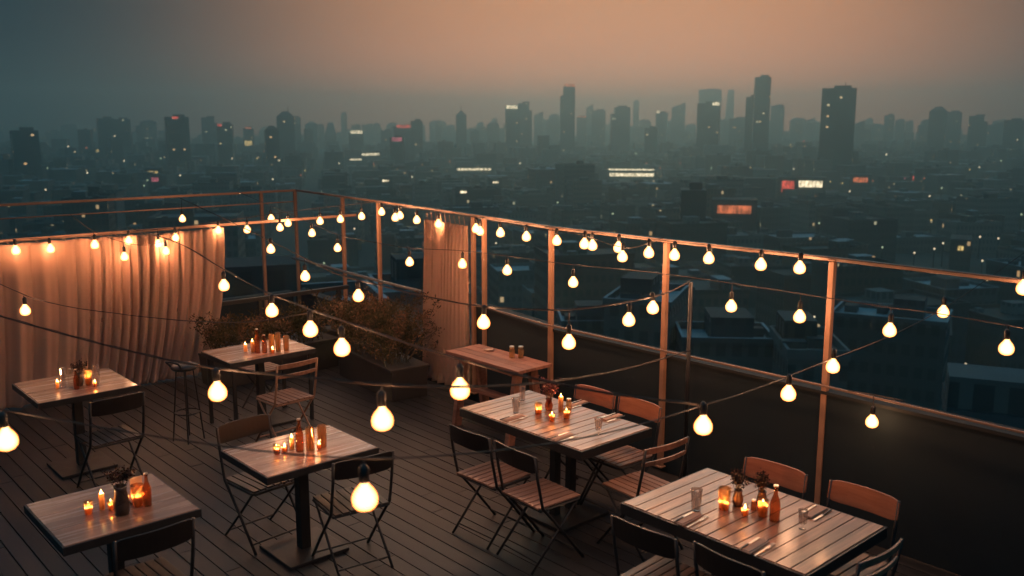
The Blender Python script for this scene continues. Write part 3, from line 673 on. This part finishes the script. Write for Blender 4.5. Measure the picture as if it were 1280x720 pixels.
string_light('dim drooping cord across the long curtain carrying a single bulb', [(-30, 340), (0, 355), (25, 366), (45, 374), (95, 385), (140, 391), (180, 396), (250, 402), (320, 402), (392, 390)], [(-30, 8.0), (180, 7.4), (392, 5.3)], [(31.5, 388)])
string_light('near bulb string drooping over the middle of the deck to the slim dark pole', [(-60, 378), (80, 418), (200, 448), (272, 461), (400, 474), (475, 481), (560, 484), (640, 482), (700, 476), (780, 462), (864, 438)],
    [(-60, 5.2), (272, 4.3), (478, 3.55), (575, 3.9), (864, 7.5)], [(272, 490), (478, 524.5)], twin=True)
string_light('nearest bulb string sweeping from the right edge down across the front tables', [(-60, 499), (8, 513), (120, 533), (240, 552), (350, 566), (456, 573), (540, 570), (640, 561), (740, 545), (820, 525), (874, 508), (928, 492), (986, 470), (1044, 447), (1110, 421), (1185, 382), (1300, 302)],
    [(-60, 3.7), (8, 3.65), (456, 3.0), (640, 3.3), (879, 4.3), (985, 5.3), (1041, 5.9), (1179, 7.0), (1300, 7.8)],
    [(8, 550), (456, 622), (879, 532), (985.5, 492), (1041, 458), (1179, 390)], w=BULB_W * .42, r=.0030)
string_light('lone bulb on a short cord tied to the hand rail right of the last post', [(1060, 488.5), (1090, 493), (1130, 501)], [(1060, 6.5), (1130, 6.2)], [(1090, 527)], w=BULB_W * .35)

# ------------------------------------------------------------------ city
GZ = -49.0; CH = H - GZ
gm = NT('dark_city_ground'); p = gm.n('ShaderNodeBsdfPrincipled', i={'Roughness': .9}); tc = gm.n('ShaderNodeTexCoord'); nz = gm.n('ShaderNodeTexNoise', i={'Scale': .02, 'Detail': 10.0}); gm.l(tc.outputs['Object'], nz.inputs['Vector'])
gm.l(gm.mix(nz.outputs['Fac'], (.02, .022, .022), (.07, .07, .065)), p.inputs['Base Color']); gm.l(p.outputs[0], gm.out.inputs[0])
tag(MB().add([(-2650, -2650, GZ), (2650, -2650, GZ), (2650, 2650, GZ), (-2650, 2650, GZ)], [(0, 1, 2, 3)]).build('city_ground', gm.m), kind='structure')
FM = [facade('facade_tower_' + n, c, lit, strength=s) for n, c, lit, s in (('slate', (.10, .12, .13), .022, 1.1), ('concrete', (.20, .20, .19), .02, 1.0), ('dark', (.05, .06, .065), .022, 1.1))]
LM = [facade('facade_low_' + n, c, .008, 1.7, 3.0, .5, .6, r) for n, c, r in (('plaster', (.20, .20, .19), (.10, .11, .115)), ('brick', (.16, .12, .10), (.055, .06, .062)), ('grey', (.12, .13, .13), (.30, .35, .38)), ('dark', (.08, .085, .09), (.03, .034, .036)))]
M['signw'] = emit('lit_cream_panel', (1, .82, .52), 1.9); M['signr'] = emit('lit_red_panel', (1, .12, .08), .9); M['signo'] = emit('lit_orange_panel', (1, .25, .10), .75); M['signg'] = emit('lit_pale_green_lamp', (.80, 1, .62), 1.0); M['signp'] = emit('lit_pink_panel', (1, .22, .30), .6); M['signy'] = emit('lit_yellow_panel', (1, .70, .25), 1.2)
GRIDA = R(-31)
def wbox(x0, x1, ytop, d, deep=None):
    """ground point, width, depth and height of a block whose front spans x0..x1 in the view at distance d"""
    w = (x1 - x0) / F * d; c = atd((x0 + x1) / 2, ytop, d); return c, w, (deep or max(14, min(w, 45)))
def facing(c): return math.atan2(c.y, c.x) - PI / 2
def tower(x0, x1, yt, d, mat, label, shape='flat', name='tower', sign=None, extra=None):
    c, w, dp = wbox(x0, x1, yt, d); h = c.z - GZ; rz = facing(c) + random.uniform(-.12, .12); u = Vector((math.cos(rz), math.sin(rz), 0)); v = Vector((-u.y, u.x, 0))
    t = empty(name, (c.x + v.x * dp / 2, c.y + v.y * dp / 2, GZ), rz); tag(t, label, 'tower'); m = FM[mat]
    b = MB()
    if shape == 'taper':
        b.box((0, 0, h * .3), (w, dp, h * .6)); b.box((0, 0, h * .8), (w * .96, dp * .96, h * .4), top=.45)
    elif shape == 'spire':
        b.box((0, 0, h * .46), (w, dp, h * .92)); b.box((0, 0, h * .96), (w * .9, dp * .9, h * .08), top=.1)
    elif shape == 'dome':
        b.box((0, 0, h * .46), (w, dp, h * .92)); b.box((0, 0, h * .935), (w * .85, dp * .85, h * .03), top=.92); b.box((0, 0, h * .975), (w * .7, dp * .7, h * .05), top=.45)
    elif shape == 'step':
        b.box((-w * .3, 0, h * .44), (w * .4, dp * .95, h * .88)); b.box((w * .1, 0, h * .5), (w * .8, dp, h))
    elif shape == 'stepr':
        b.box((w * .3, 0, h * .44), (w * .4, dp * .95, h * .88)); b.box((-w * .1, 0, h * .5), (w * .8, dp, h))
    elif shape == 'slant':
        n0 = len(b.v); b.box((0, 0, h * .5), (w, dp, h))
        for i in (4, 7): b.v[i] = (b.v[i][0] + w * .5, b.v[i][1], b.v[i][2]); 
        for i in (4, 7): b.v[i] = (b.v[i][0] - w * .1, b.v[i][1], b.v[i][2])
    elif shape == 'wedge':
        b.box((0, 0, h * .5), (w, dp, h))
        for i in (4, 7): b.v[i] = (b.v[i][0], b.v[i][1], h * .9)
    else: b.box((0, 0, h * .5), (w, dp, h))
    b.build('tower_body', m, t)
    rf = MB()
    if shape in ('flat', 'step', 'stepr'):
        rf.box((w * .1, 0, h + 1.3), (w * .5, dp * .5, 2.6))
        rf.build('roof_housing', m, t)
    if shape == 'spire' or extra == 'mast': MB().tube([(0 if shape == 'spire' else w * .18, 0, h * .98), (0 if shape == 'spire' else w * .18, 0, h + (9 if shape == 'spire' else 6))], [.8, .3], 6).build('mast', m, t)
    if sign:
        sx, sw, sz, sh, sm = sign
        MB().box((sx * w, -dp / 2 - .6, h - sz), (sw * w, 1.0, sh)).build('lit_sign', M[sm], t)
    return t
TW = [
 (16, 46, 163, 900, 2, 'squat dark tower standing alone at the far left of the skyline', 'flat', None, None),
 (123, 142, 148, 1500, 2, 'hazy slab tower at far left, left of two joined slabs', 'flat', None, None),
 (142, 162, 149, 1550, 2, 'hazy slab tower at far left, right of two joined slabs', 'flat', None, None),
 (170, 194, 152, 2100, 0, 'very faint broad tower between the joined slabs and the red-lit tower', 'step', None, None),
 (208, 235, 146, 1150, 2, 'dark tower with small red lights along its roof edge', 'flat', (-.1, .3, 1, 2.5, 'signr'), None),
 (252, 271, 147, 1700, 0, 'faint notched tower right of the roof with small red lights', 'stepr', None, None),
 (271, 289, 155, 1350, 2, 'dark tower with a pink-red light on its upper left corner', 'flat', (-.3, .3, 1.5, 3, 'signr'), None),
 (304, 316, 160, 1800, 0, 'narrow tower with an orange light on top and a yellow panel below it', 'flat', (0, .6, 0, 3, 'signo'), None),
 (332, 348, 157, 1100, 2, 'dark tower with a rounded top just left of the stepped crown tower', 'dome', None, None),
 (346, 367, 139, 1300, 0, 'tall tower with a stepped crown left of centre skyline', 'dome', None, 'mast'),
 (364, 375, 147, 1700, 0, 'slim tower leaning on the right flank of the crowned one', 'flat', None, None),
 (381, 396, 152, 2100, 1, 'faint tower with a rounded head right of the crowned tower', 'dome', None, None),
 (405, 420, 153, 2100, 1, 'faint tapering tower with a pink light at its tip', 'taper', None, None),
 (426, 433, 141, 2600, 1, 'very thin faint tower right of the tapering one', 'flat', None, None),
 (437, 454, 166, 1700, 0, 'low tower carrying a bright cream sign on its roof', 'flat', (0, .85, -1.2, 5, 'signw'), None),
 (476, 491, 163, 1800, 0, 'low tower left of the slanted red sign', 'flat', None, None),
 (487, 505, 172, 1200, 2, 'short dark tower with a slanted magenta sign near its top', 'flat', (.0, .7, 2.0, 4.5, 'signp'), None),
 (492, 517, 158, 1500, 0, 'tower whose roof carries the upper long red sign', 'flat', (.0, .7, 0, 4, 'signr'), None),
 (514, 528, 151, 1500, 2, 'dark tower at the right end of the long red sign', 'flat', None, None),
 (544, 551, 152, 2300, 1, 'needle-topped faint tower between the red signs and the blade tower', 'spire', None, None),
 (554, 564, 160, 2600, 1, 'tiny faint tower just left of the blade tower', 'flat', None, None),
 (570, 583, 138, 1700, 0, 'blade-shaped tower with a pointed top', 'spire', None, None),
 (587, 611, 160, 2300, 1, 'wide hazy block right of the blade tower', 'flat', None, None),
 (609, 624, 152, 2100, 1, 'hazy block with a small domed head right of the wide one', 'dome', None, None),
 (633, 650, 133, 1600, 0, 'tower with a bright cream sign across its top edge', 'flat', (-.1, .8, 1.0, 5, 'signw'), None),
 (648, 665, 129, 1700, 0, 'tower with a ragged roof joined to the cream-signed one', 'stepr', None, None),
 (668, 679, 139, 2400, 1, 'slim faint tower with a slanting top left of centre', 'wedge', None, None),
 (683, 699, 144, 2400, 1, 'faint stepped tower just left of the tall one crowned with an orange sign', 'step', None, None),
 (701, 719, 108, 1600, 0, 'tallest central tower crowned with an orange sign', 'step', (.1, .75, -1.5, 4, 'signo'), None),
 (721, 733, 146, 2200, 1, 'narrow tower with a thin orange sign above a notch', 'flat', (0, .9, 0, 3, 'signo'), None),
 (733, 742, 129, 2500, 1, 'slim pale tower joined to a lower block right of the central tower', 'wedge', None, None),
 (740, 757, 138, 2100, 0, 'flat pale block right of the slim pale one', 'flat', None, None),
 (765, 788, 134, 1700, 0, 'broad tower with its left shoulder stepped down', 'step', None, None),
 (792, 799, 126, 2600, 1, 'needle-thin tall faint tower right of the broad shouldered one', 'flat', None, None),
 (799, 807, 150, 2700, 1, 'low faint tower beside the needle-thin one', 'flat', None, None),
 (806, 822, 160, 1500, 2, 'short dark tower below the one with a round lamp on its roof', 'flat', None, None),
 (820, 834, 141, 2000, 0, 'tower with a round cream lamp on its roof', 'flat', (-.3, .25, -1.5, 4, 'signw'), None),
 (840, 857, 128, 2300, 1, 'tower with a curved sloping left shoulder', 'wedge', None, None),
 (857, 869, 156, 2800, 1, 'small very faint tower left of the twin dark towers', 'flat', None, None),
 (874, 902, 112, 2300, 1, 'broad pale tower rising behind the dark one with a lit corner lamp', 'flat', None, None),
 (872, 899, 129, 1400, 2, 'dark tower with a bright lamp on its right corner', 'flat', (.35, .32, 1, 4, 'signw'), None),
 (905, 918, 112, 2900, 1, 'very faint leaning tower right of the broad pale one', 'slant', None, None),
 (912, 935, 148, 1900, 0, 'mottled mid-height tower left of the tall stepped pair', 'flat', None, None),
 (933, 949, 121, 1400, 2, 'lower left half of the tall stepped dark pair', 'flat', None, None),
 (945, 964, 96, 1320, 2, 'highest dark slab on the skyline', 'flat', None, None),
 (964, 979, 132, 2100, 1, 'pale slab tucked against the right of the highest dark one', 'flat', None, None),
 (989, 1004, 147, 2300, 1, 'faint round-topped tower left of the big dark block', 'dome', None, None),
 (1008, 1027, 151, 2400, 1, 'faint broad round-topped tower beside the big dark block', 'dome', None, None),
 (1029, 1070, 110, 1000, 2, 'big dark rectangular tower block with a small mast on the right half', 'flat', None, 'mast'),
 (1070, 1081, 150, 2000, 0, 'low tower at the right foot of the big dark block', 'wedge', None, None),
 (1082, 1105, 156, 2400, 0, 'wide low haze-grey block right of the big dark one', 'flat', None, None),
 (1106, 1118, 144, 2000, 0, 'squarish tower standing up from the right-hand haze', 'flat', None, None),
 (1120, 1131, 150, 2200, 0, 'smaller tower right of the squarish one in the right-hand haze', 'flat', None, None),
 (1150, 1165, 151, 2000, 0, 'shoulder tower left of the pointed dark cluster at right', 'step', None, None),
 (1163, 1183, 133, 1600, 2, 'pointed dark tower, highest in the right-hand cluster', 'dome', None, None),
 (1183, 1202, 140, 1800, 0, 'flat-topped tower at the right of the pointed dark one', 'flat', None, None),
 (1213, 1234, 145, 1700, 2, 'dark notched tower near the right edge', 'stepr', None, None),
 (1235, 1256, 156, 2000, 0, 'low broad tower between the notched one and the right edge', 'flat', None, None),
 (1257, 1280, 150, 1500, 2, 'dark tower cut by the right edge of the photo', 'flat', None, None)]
for a in TW: tower(a[0], a[1], a[2], a[3] * .85, a[4], a[5], a[6], sign=a[7], extra=a[8])
# faint infill far behind
rr = random.Random(21)
for k in range(120):
    x = -40 + 1360 * (k + rr.uniform(0, .9)) / 120; w = rr.uniform(6, 22); yt = rr.uniform(146, 172) + (6 if x < 320 else 0)
    zone = 'left' if x < 430 else 'middle' if x < 860 else 'right'
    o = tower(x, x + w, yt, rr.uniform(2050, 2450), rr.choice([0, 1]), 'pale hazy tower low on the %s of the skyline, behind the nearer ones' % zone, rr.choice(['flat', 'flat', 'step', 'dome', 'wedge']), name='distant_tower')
    o['group'] = 'pale hazy towers low on the skyline, ' + zone

# low city: single blocks near, one mass far away
def block(loc, w, d, h, rz, mi, label, group=None, roof=True, seed=0, name='city_block'):
    LM = LM_UNLIT if math.hypot(*loc) < 210 else globals()['LM']
    r = random.Random(seed); t = empty(name, (loc[0], loc[1], GZ), rz); tag(t, label, 'building', group)
    MB().box((0, 0, h / 2), (w, d, h), nobottom=True).build('wall', LM[mi], t)
    p = MB()
    for sx, sy, a, b in ((0, 1, w + .3, .3), (0, -1, w + .3, .3), (1, 0, .3, d - .3), (-1, 0, .3, d - .3)): p.box((sx * w / 2, sy * d / 2, h + .35), (a, b, 1.0))
    p.build('roof_parapet', LM[mi], t)
    if roof:
        q = MB()
        q.box((r.uniform(-.25, .25) * w, r.uniform(-.25, .25) * d, h + 1.3), (r.uniform(3, 5), r.uniform(3, 6), 2.6)); 
        q.build('rooftop_hut', LM[(mi + 1) % 4], t)
        for k in range(2): MB().box((r.uniform(-.38, .38) * w, r.uniform(-.38, .38) * d, h + .5), (r.uniform(1, 2.4), r.uniform(1, 2.4), 1.0)).build('rooftop_unit', LM[(mi + 1) % 4], t)
    return t
LM_UNLIT = [facade('facade_unlit_' + n, c, 0, 1.7, 3.0, 0, .6, q) for n, c, q in (('plaster', (.20, .20, .19), (.10, .11, .115)), ('brick', (.16, .12, .10), (.055, .06, .062)), ('grey', (.12, .13, .13), (.30, .35, .38)), ('dark', (.08, .085, .09), (.03, .034, .036)))]
# hand-placed neighbours: (x0, x1, y of the roof's near edge, y of its far edge, roof height, material, label)
def neighbour(x0, x1, yn, yf, rz_, zr, mi, label, seed):
    a = atz((x0 + x1) / 2, yn, zr); b = atz((x0 + x1) / 2, yf, zr); l = atz(x0, (yn + yf) / 2, zr); r = atz(x1, (yn + yf) / 2, zr); c = (a + b) / 2
    return block((c.x, c.y), (l - r).length, (a - b).length * .8, zr - GZ - .9, facing(c) + rz_, mi, label, seed=seed)
neighbour(255, 470, 382, 352, .10, -6, 2, 'nearest pale blue flat roof seen between the long curtain and the corner posts', 1)
neighbour(470, 540, 366, 338, .15, -9, 2, 'pale flat roof seen just left of the narrow curtain', 2)
neighbour(770, 850, 378, 350, -.2, -16, 2, 'pale flat roof seen beside the tall middle post on the right', 3)
neighbour(700, 800, 402, 384, .12, -20, 2, 'long grey-blue roof seen below the sagging cord near the middle post', 4)
neighbour(850, 960, 424, 400, .15, -19, 2, 'broad blue-grey roof seen right of the slim dark pole', 5)
neighbour(1050, 1180, 398, 378, -.1, -22, 2, 'dim bluish roof seen right of the last post', 6)
neighbour(1190, 1300, 520, 480, .1, -12, 3, 'very dark near roof at the right edge, below the city lamps', 7)
neighbour(975, 1045, 440, 405, .2, -18, 0, 'grey roof seen directly left of the last post', 8)
tower(852, 883, 238, 330, 2, 'dark upright block rising above the low roofs right of centre', 'flat', name='office_block')
# lit panels and lamps, each on its own little building or pole
SIGHT = []
def lit_block(x0, x1, y0, y1, d, mat, label, n=1, name='lit_building', extra=2.5, bh=None):
    """building whose lit band spans the given view box at distance d"""
    SIGHT.append((x0 - 3, x1 + 3, y1 + 1.5, d))
    c = atd((x0 + x1) / 2, y1, d); w = (x1 - x0) / F * d; bh_ = (y1 - y0) / F * d; zt = atd(640, y0, d).z
    rz = facing(c); t = empty(name, (c.x, c.y, GZ), rz); tag(t, label, 'lit building'); ht = zt - GZ + extra
    MB().box((0, 9, ht / 2), (w + 5, 16, ht), nobottom=True).build('wall', LM[3], t)
    for k in range(n):
        ww = w / n * (1 if n == 1 else .8)
        MB().box((-w / 2 + w / n * (k + .5), .7, zt - GZ - bh_ / 2), (ww, .6, bh_)).build('lit_panel', M[mat], t)
    return t
t = lit_block(762, 817, 216.5, 220.5, 930, 'signw', 'long low hall with two bright cream bands of light below the skyline')
MB().box((-1, .6, atd(640, 212, 930).z - GZ), (47, .6, 1.4)).build('lit_panel', M['signw'], t)
lit_block(999, 1027, 226, 234, 640, 'signw', 'building with a bright cream lit sign below the big dark tower')
lit_block(977, 992, 226, 240, 640, 'signr', 'building with a dull red square panel left of the bright cream sign')
lit_block(897, 938, 257, 267, 400, 'signo', 'low roof with a long orange-red lit sign in the middle distance')
lit_block(447, 474, 191.5, 194.5, 1250, 'signw', 'hall with a long thin cream band of light left of the red signs')
lit_block(437, 452, 198.5, 201, 1150, 'signw', 'hall with a short cream band below the longer one')
lit_block(1067, 1084, 222, 228, 700, 'signo', 'building with an orange lit front right of the big dark tower')
lit_block(1141, 1149, 220, 226, 760, 'signr', 'small building with a red lit front toward the right edge')
lit_block(185, 197, 214, 219, 760, 'signy', 'building with a yellow lit strip above a pink one, left of centre')
lit_block(190, 198, 222, 227, 700, 'signp', 'building with a pink lit front under the yellow strip')
lit_block(306, 315, 176, 182, 1500, 'signy', 'block with a square yellow lit panel under the orange-topped tower', name='lit_building')
lit_block(121, 132, 187, 191, 1300, 'signy', 'building with a dim yellow strip at far left, under the joined slabs')
lit_block(571, 614, 210.5, 213, 980, 'signw', 'low arcade with a broken row of small warm lights below the blade tower', n=9)
lit_block(1148, 1166, 436, 446, 150, 'signy', 'dark near house with a row of tall warm lit windows at right', n=4)
lit_block(1197, 1204, 308, 313, 330, 'signy', 'house with two small yellow lit windows near the right edge', n=2)
lit_block(478, 486, 225, 227, 640, 'signw', 'roof with one flat bright lamp strip below the short dark magenta-signed tower')
lit_block(575, 583, 239, 241.5, 480, 'signw', 'roof with one flat cream lamp strip above the narrow curtain')
lit_block(616, 623, 227, 229, 640, 'signw', 'roof with a small cream strip right of the flat cream lamp strip')
lamps = [(201, 198, 'signg'), (212, 178, 'signg'), (59, 210, 'signg'), (109, 216, 'signw'), (57, 237, 'signw'), (184, 225, 'signg'), (180, 232, 'signg'), (225, 219, 'signw'), (341, 224, 'signw'), (321, 198, 'signy'), (330, 189, 'signo'), (376, 219, 'signo'), (381, 213, 'signy'), (424, 204, 'signw'), (467, 205, 'signo'), (515, 221, 'signw'), (562, 202, 'signo'), (650, 204, 'signw'), (697, 253, 'signg'), (766, 267, 'signg'), (808, 204, 'signo'), (825, 210, 'signo'), (850, 204, 'signo'), (795, 192, 'signg'), (889, 210, 'signg'), (1005, 176, 'signr'), (988, 181, 'signy'), (992, 211, 'signw'), (1038, 227, 'signy'), (1053, 229, 'signy'), (1062, 239, 'signw'), (1091, 226, 'signo'), (1108, 193, 'signw'), (1131, 223, 'signp'), (1155, 223, 'signo'), (1162, 245, 'signw'), (1177, 235, 'signg'), (1103, 309, 'signg'), (1024, 279, 'signg'), (1164, 275, 'signy'), (1277, 268, 'signg'), (937, 314, 'signg'), (1228, 326, 'signw'), (1143, 316, 'signw'), (1168, 311, 'signw'), (1179, 304, 'signw'), (1225, 296, 'signw'), (1248, 298, 'signw'), (1123, 461, 'signy'), (1131, 459, 'signy'), (1140, 457, 'signy'), (1149, 454, 'signy'), (1207, 455, 'signw'), (405, 329, 'signg'), (443, 286, 'signw'), (620, 304, 'signw'), (940, 279, 'signw'), (1018, 396, 'signw'), (965, 418, 'signw'), (1251, 201, 'signg'), (1224, 209, 'signw'), (1212, 212, 'signy'), (290, 198, 'signw'), (85, 183, 'signw'), (108, 185, 'signo'), (144, 189, 'signo'), (155, 201, 'signw'), (143, 170, 'signw')]
for k, (x, y, mt) in enumerate(lamps):
    zl = GZ + (9 if y > 225 else 14) ; zr = zl
    if y > 200: p = atz(x, y, zl); 
    else: p = atd(x, y, 1150)
    d = (p - CAM).length; SIGHT.append((x - 5, x + 5, y + 3, d))
    col = {'signg': 'pale green', 'signw': 'white', 'signy': 'yellow', 'signo': 'orange', 'signr': 'red', 'signp': 'pink'}[mt]
    zone = 'far left' if x < 250 else 'left' if x < 450 else 'centre' if x < 850 else 'right' if x < 1100 else 'far right'
    band = 'foot of the skyline' if y < 235 else 'middle of the dark roofs' if y < 340 else 'near dark roofs'
    lb = 'single %s lamp glowing at the %s on the %s' % (col, band, zone)
    t = empty('street_lamp', (p.x, p.y, GZ)); tag(t, lb, 'street lamp', lb + ', one of several')
    s = d / F * (.95 if y < 235 else 1.1); hh = p.z - GZ
    if hh > 20:   # roof lamp on a slim block
        MB().box((0, 0, hh / 2 - s), (14, 14, hh - 2 * s), nobottom=True).build('building_shaft', FM[2], t)
    else: MB().tube([(0, 0, 0), (0, 0, hh - s)], [.25, .12], 6).build('pole', M['metal'], t)
    MB().lathe([(0, hh - s), (s * .7, hh - s * .7), (s, hh), (s * .7, hh + s * .7), (0, hh + s)], n=8).build('lamp_head', M[mt], t)

placed = []
for o in bpy.data.objects:
    if o.name.startswith('city_block'): placed.append((o.location.x, o.location.y, 26))
cnt = 0; rr = random.Random(5)
far = MB()
def zone_of(x): 
    for lim, nm in ((330, 'left of the corner posts'), (591, 'between the corner and the narrow curtain'), (832, 'between the narrow curtain and the tall middle post'), (1043, 'between the middle post and the last post')):
        if x < lim: return nm
    return 'right of the last post'
ca, sa = math.cos(GRIDA), math.sin(GRIDA)
cells = []
for i in range(-70, 71):
    for j in range(-70, 71):
        gx = i * 27 + (i // 4) * 12; gy = j * 23 + (j // 5) * 11
        X = gx * ca - gy * sa; Y = gx * sa + gy * ca; dist = math.hypot(X, Y)
        v = Vector((X, Y, GZ + 12)) - CAM; dep = v.dot(FW)
        if dist < 62 or dist > 2300 or dep <= 0: continue
        px = 640 + F * v.dot(RT) / dep
        if px < -120 or px > 1400: continue
        cells.append((dist, X, Y, px))
cells.sort()
for dist, X, Y, px in cells:
    if any(math.hypot(X - a, Y - b) < c for a, b, c in placed): continue
    w = rr.uniform(13, 24); d = rr.uniform(11, 20); h = rr.uniform(7, 17) + (rr.uniform(5, 14) if rr.random() < .16 else 0) + max(0, (dist - 700) / 1600 * 8); mi = rr.choice([0, 0, 1, 1, 2, 3, 3])
    X += rr.uniform(-2, 2); Y += rr.uniform(-2, 2); rz = GRIDA + rr.choice([0, 0, 0, .1, -.08])
    if dist > 600 and rr.random() < .012: h += rr.uniform(15, 35)
    for a0, a1, yy, dd in SIGHT:
        hw = 13 / dist * F
        if a0 - hw < px < a1 + hw and dist < dd + 5: h = min(h, H - (yy - 160) / F * (dist - 8) * 1.02 - GZ - 2.2)
    if h < 3: continue
    if any(a0 - 8 < px < a1 + 8 and abs(dist - dd - 9) < 16 for a0, a1, yy, dd in SIGHT): continue
    if cnt < 240:
        look = ['plain grey-walled', 'brick-toned', 'pale-roofed', 'nearly black'][mi]; band = 'nearer' if dist < 240 else 'farther'
        lb = '%s low block, %s rows, %s' % (look, band, zone_of(px))
        block((X, Y), w, d, h, rz, mi, lb, lb + ' (several)', seed=cnt); cnt += 1
    else:
        far.box((X, Y, GZ + h / 2), (w, d, h), rz, mi=mi, nobottom=True)
        if rr.random() < .6: far.box((X + rr.uniform(-3, 3), Y + rr.uniform(-3, 3), GZ + h + 1), (4, 4, 2), rz, mi=mi, nobottom=True)
tag(far.build('distant_city', LM), 'carpet of countless low roofs running to the foot of the skyline', 'city', kind='stuff')
# ------------------------------------------------------------------ haze, sky, sun
hz = NT('even_dusk_haze'); pv = hz.n('ShaderNodeVolumePrincipled', i={'Color': (.66, .92, .93, 1), 'Density': 8.2e-4, 'Anisotropy': .78}); hz.l(pv.outputs[0], hz.out.inputs['Volume'])
tag(MB().box((0, 0, (GZ - 1 + 108) / 2), (5360, 5360, 108 - GZ + 1)).build('haze', hz.m), 'even dusk haze over the whole city', 'haze', kind='stuff')

SKY_LOW = (1.20, .39, .17); SKY_HIGH = (.84, .29, .105); SKY_BASE = (.003, .018, .032); SKY_ZEN = (.06, .21, .31); SKY_LOBE = (2.3, 3.1, 2.7)
SUN_AZ = math.atan2(ray(775, 160).y, ray(775, 160).x)      # azimuth from +X, where the afterglow is strongest
w = bpy.data.worlds.new('World'); S.world = w; w.use_nodes = True; nt = w.node_tree; nt.nodes.clear()
def wn(ty, **k):
    n = nt.nodes.new(ty)
    for a, b in k.items():
        if a == 'i':
            for q, v in b.items(): n.inputs[q].default_value = v
        else: setattr(n, a, b)
    return n
def wm(op, a, b=None, c=None, clamp=False):
    n = wn('ShaderNodeMath', operation=op, use_clamp=clamp)
    for i, x in enumerate((a, b, c)):
        if x is None: continue
        if isinstance(x, (int, float)): n.inputs[i].default_value = x
        else: nt.links.new(x, n.inputs[i])
    return n.outputs[0]
out = wn('ShaderNodeOutputWorld'); tc = wn('ShaderNodeTexCoord'); sp = wn('ShaderNodeSeparateXYZ'); nt.links.new(tc.outputs['Generated'], sp.inputs[0])
sky = wn('ShaderNodeTexSky', sky_type='NISHITA', sun_disc=False); sky.sun_elevation = R(3); sky.sun_rotation = PI / 2 - SUN_AZ; sky.dust_density = 4; sky.air_density = 1.5
b1 = wn('ShaderNodeBackground', i={'Strength': .0006}); nt.links.new(sky.outputs[0], b1.inputs[0])
# afterglow: warm and bright low over the sunset, an added, unseen greenish lobe above it to light the haze, blue-green elsewhere
az = wm('ARCTAN2', sp.outputs[1], sp.outputs[0]); da = wm('SUBTRACT', az, SUN_AZ); zz = sp.outputs[2]
def gauss(x, wd): q = wm('DIVIDE', x, wd); return wm('EXPONENT', wm('MULTIPLY', wm('MULTIPLY', q, q), -1))
def wmix(f, a, b):
    n = wn('ShaderNodeMix', data_type='RGBA')
    for i, x in ((0, f), (6, a), (7, b)):
        if isinstance(x, tuple): n.inputs[i].default_value = (*x, 1)
        elif isinstance(x, (int, float)): n.inputs[i].default_value = x
        else: nt.links.new(x, n.inputs[i])
    return n.outputs[2]
def mr(x, a, b): n = wn('ShaderNodeMapRange', interpolation_type='SMOOTHSTEP'); nt.links.new(x, n.inputs[0]); n.inputs[1].default_value = a; n.inputs[2].default_value = b; return n.outputs[0]
warm = wmix(mr(zz, .03, .14), SKY_LOW, SKY_HIGH)
cub = wm('EXPONENT', wm('MULTIPLY', wm('POWER', wm('DIVIDE', wm('ABSOLUTE', da), .36), 3), -1))
f1 = wm('MULTIPLY', cub, wm('MULTIPLY', mr(zz, -.03, .0), wm('SUBTRACT', 1, mr(zz, .14, .40))))
f2 = wm('MULTIPLY', gauss(da, .22), wm('MULTIPLY', mr(zz, .17, .27), wm('SUBTRACT', 1, mr(zz, .34, .55))))
base = wmix(mr(zz, -.02, .02), (.05, .062, .058), SKY_BASE)
base = wmix(wm('MULTIPLY', mr(zz, .2, .7), .8), base, SKY_ZEN)
c = wmix(f2, base, SKY_LOBE); c = wmix(f1, c, warm)
mpn = wn('ShaderNodeMapping'); nt.links.new(tc.outputs['Generated'], mpn.inputs['Vector']); mpn.inputs['Scale'].default_value = (2.2, 2.2, 9); cn = wn('ShaderNodeTexNoise', i={'Scale': 1.0, 'Detail': 5.0}); nt.links.new(mpn.outputs[0], cn.inputs['Vector'])
sc = wn('ShaderNodeVectorMath', operation='SCALE'); nt.links.new(c, sc.inputs[0]); nt.links.new(wm('MULTIPLY_ADD', cn.outputs['Fac'], .34, .82), sc.inputs['Scale']); c = sc.outputs[0]
b2 = wn('ShaderNodeBackground', i={'Strength': 1.0}); nt.links.new(c, b2.inputs[0])
ad = wn('ShaderNodeAddShader'); nt.links.new(b1.outputs[0], ad.inputs[0]); nt.links.new(b2.outputs[0], ad.inputs[1]); nt.links.new(ad.outputs[0], out.inputs[0])
L = bpy.data.lights.new('sun', 'SUN'); L.energy = .06; L.angle = R(10); L.color = (1, .55, .35); so = bpy.data.objects.new('sun', L); COL.objects.link(so)
el = R(4); sd = Vector((math.cos(SUN_AZ) * math.cos(el), math.sin(SUN_AZ) * math.cos(el), math.sin(el))); so.rotation_euler = sd.to_track_quat('Z', 'Y').to_euler()

cam = bpy.data.cameras.new('camera'); co = bpy.data.objects.new('camera', cam); COL.objects.link(co); co.location = CAM
co.rotation_euler = (PI / 2 - PITCH, 0, AZ - PI / 2); cam.sensor_width = 36; cam.lens = F / 1280 * 36; cam.clip_end = 20000; cam.clip_start = .05
cam.dof.use_dof = True; cam.dof.focus_distance = 8.0; cam.dof.aperture_fstop = 2.0
S.camera = co
S.view_settings.view_transform = 'Standard'; S.view_settings.look = 'None'; S.view_settings.gamma = 1; S.view_settings.exposure = 0
S.cycles.max_bounces = 7; S.cycles.diffuse_bounces = 3; S.cycles.glossy_bounces = 3; S.cycles.transparent_max_bounces = 24; S.cycles.volume_bounces = 2
S.cycles.use_light_tree = True; S.cycles.sample_clamp_indirect = 4; S.cycles.use_denoising = True; S.cycles.caustics_reflective = False; S.cycles.caustics_refractive = False
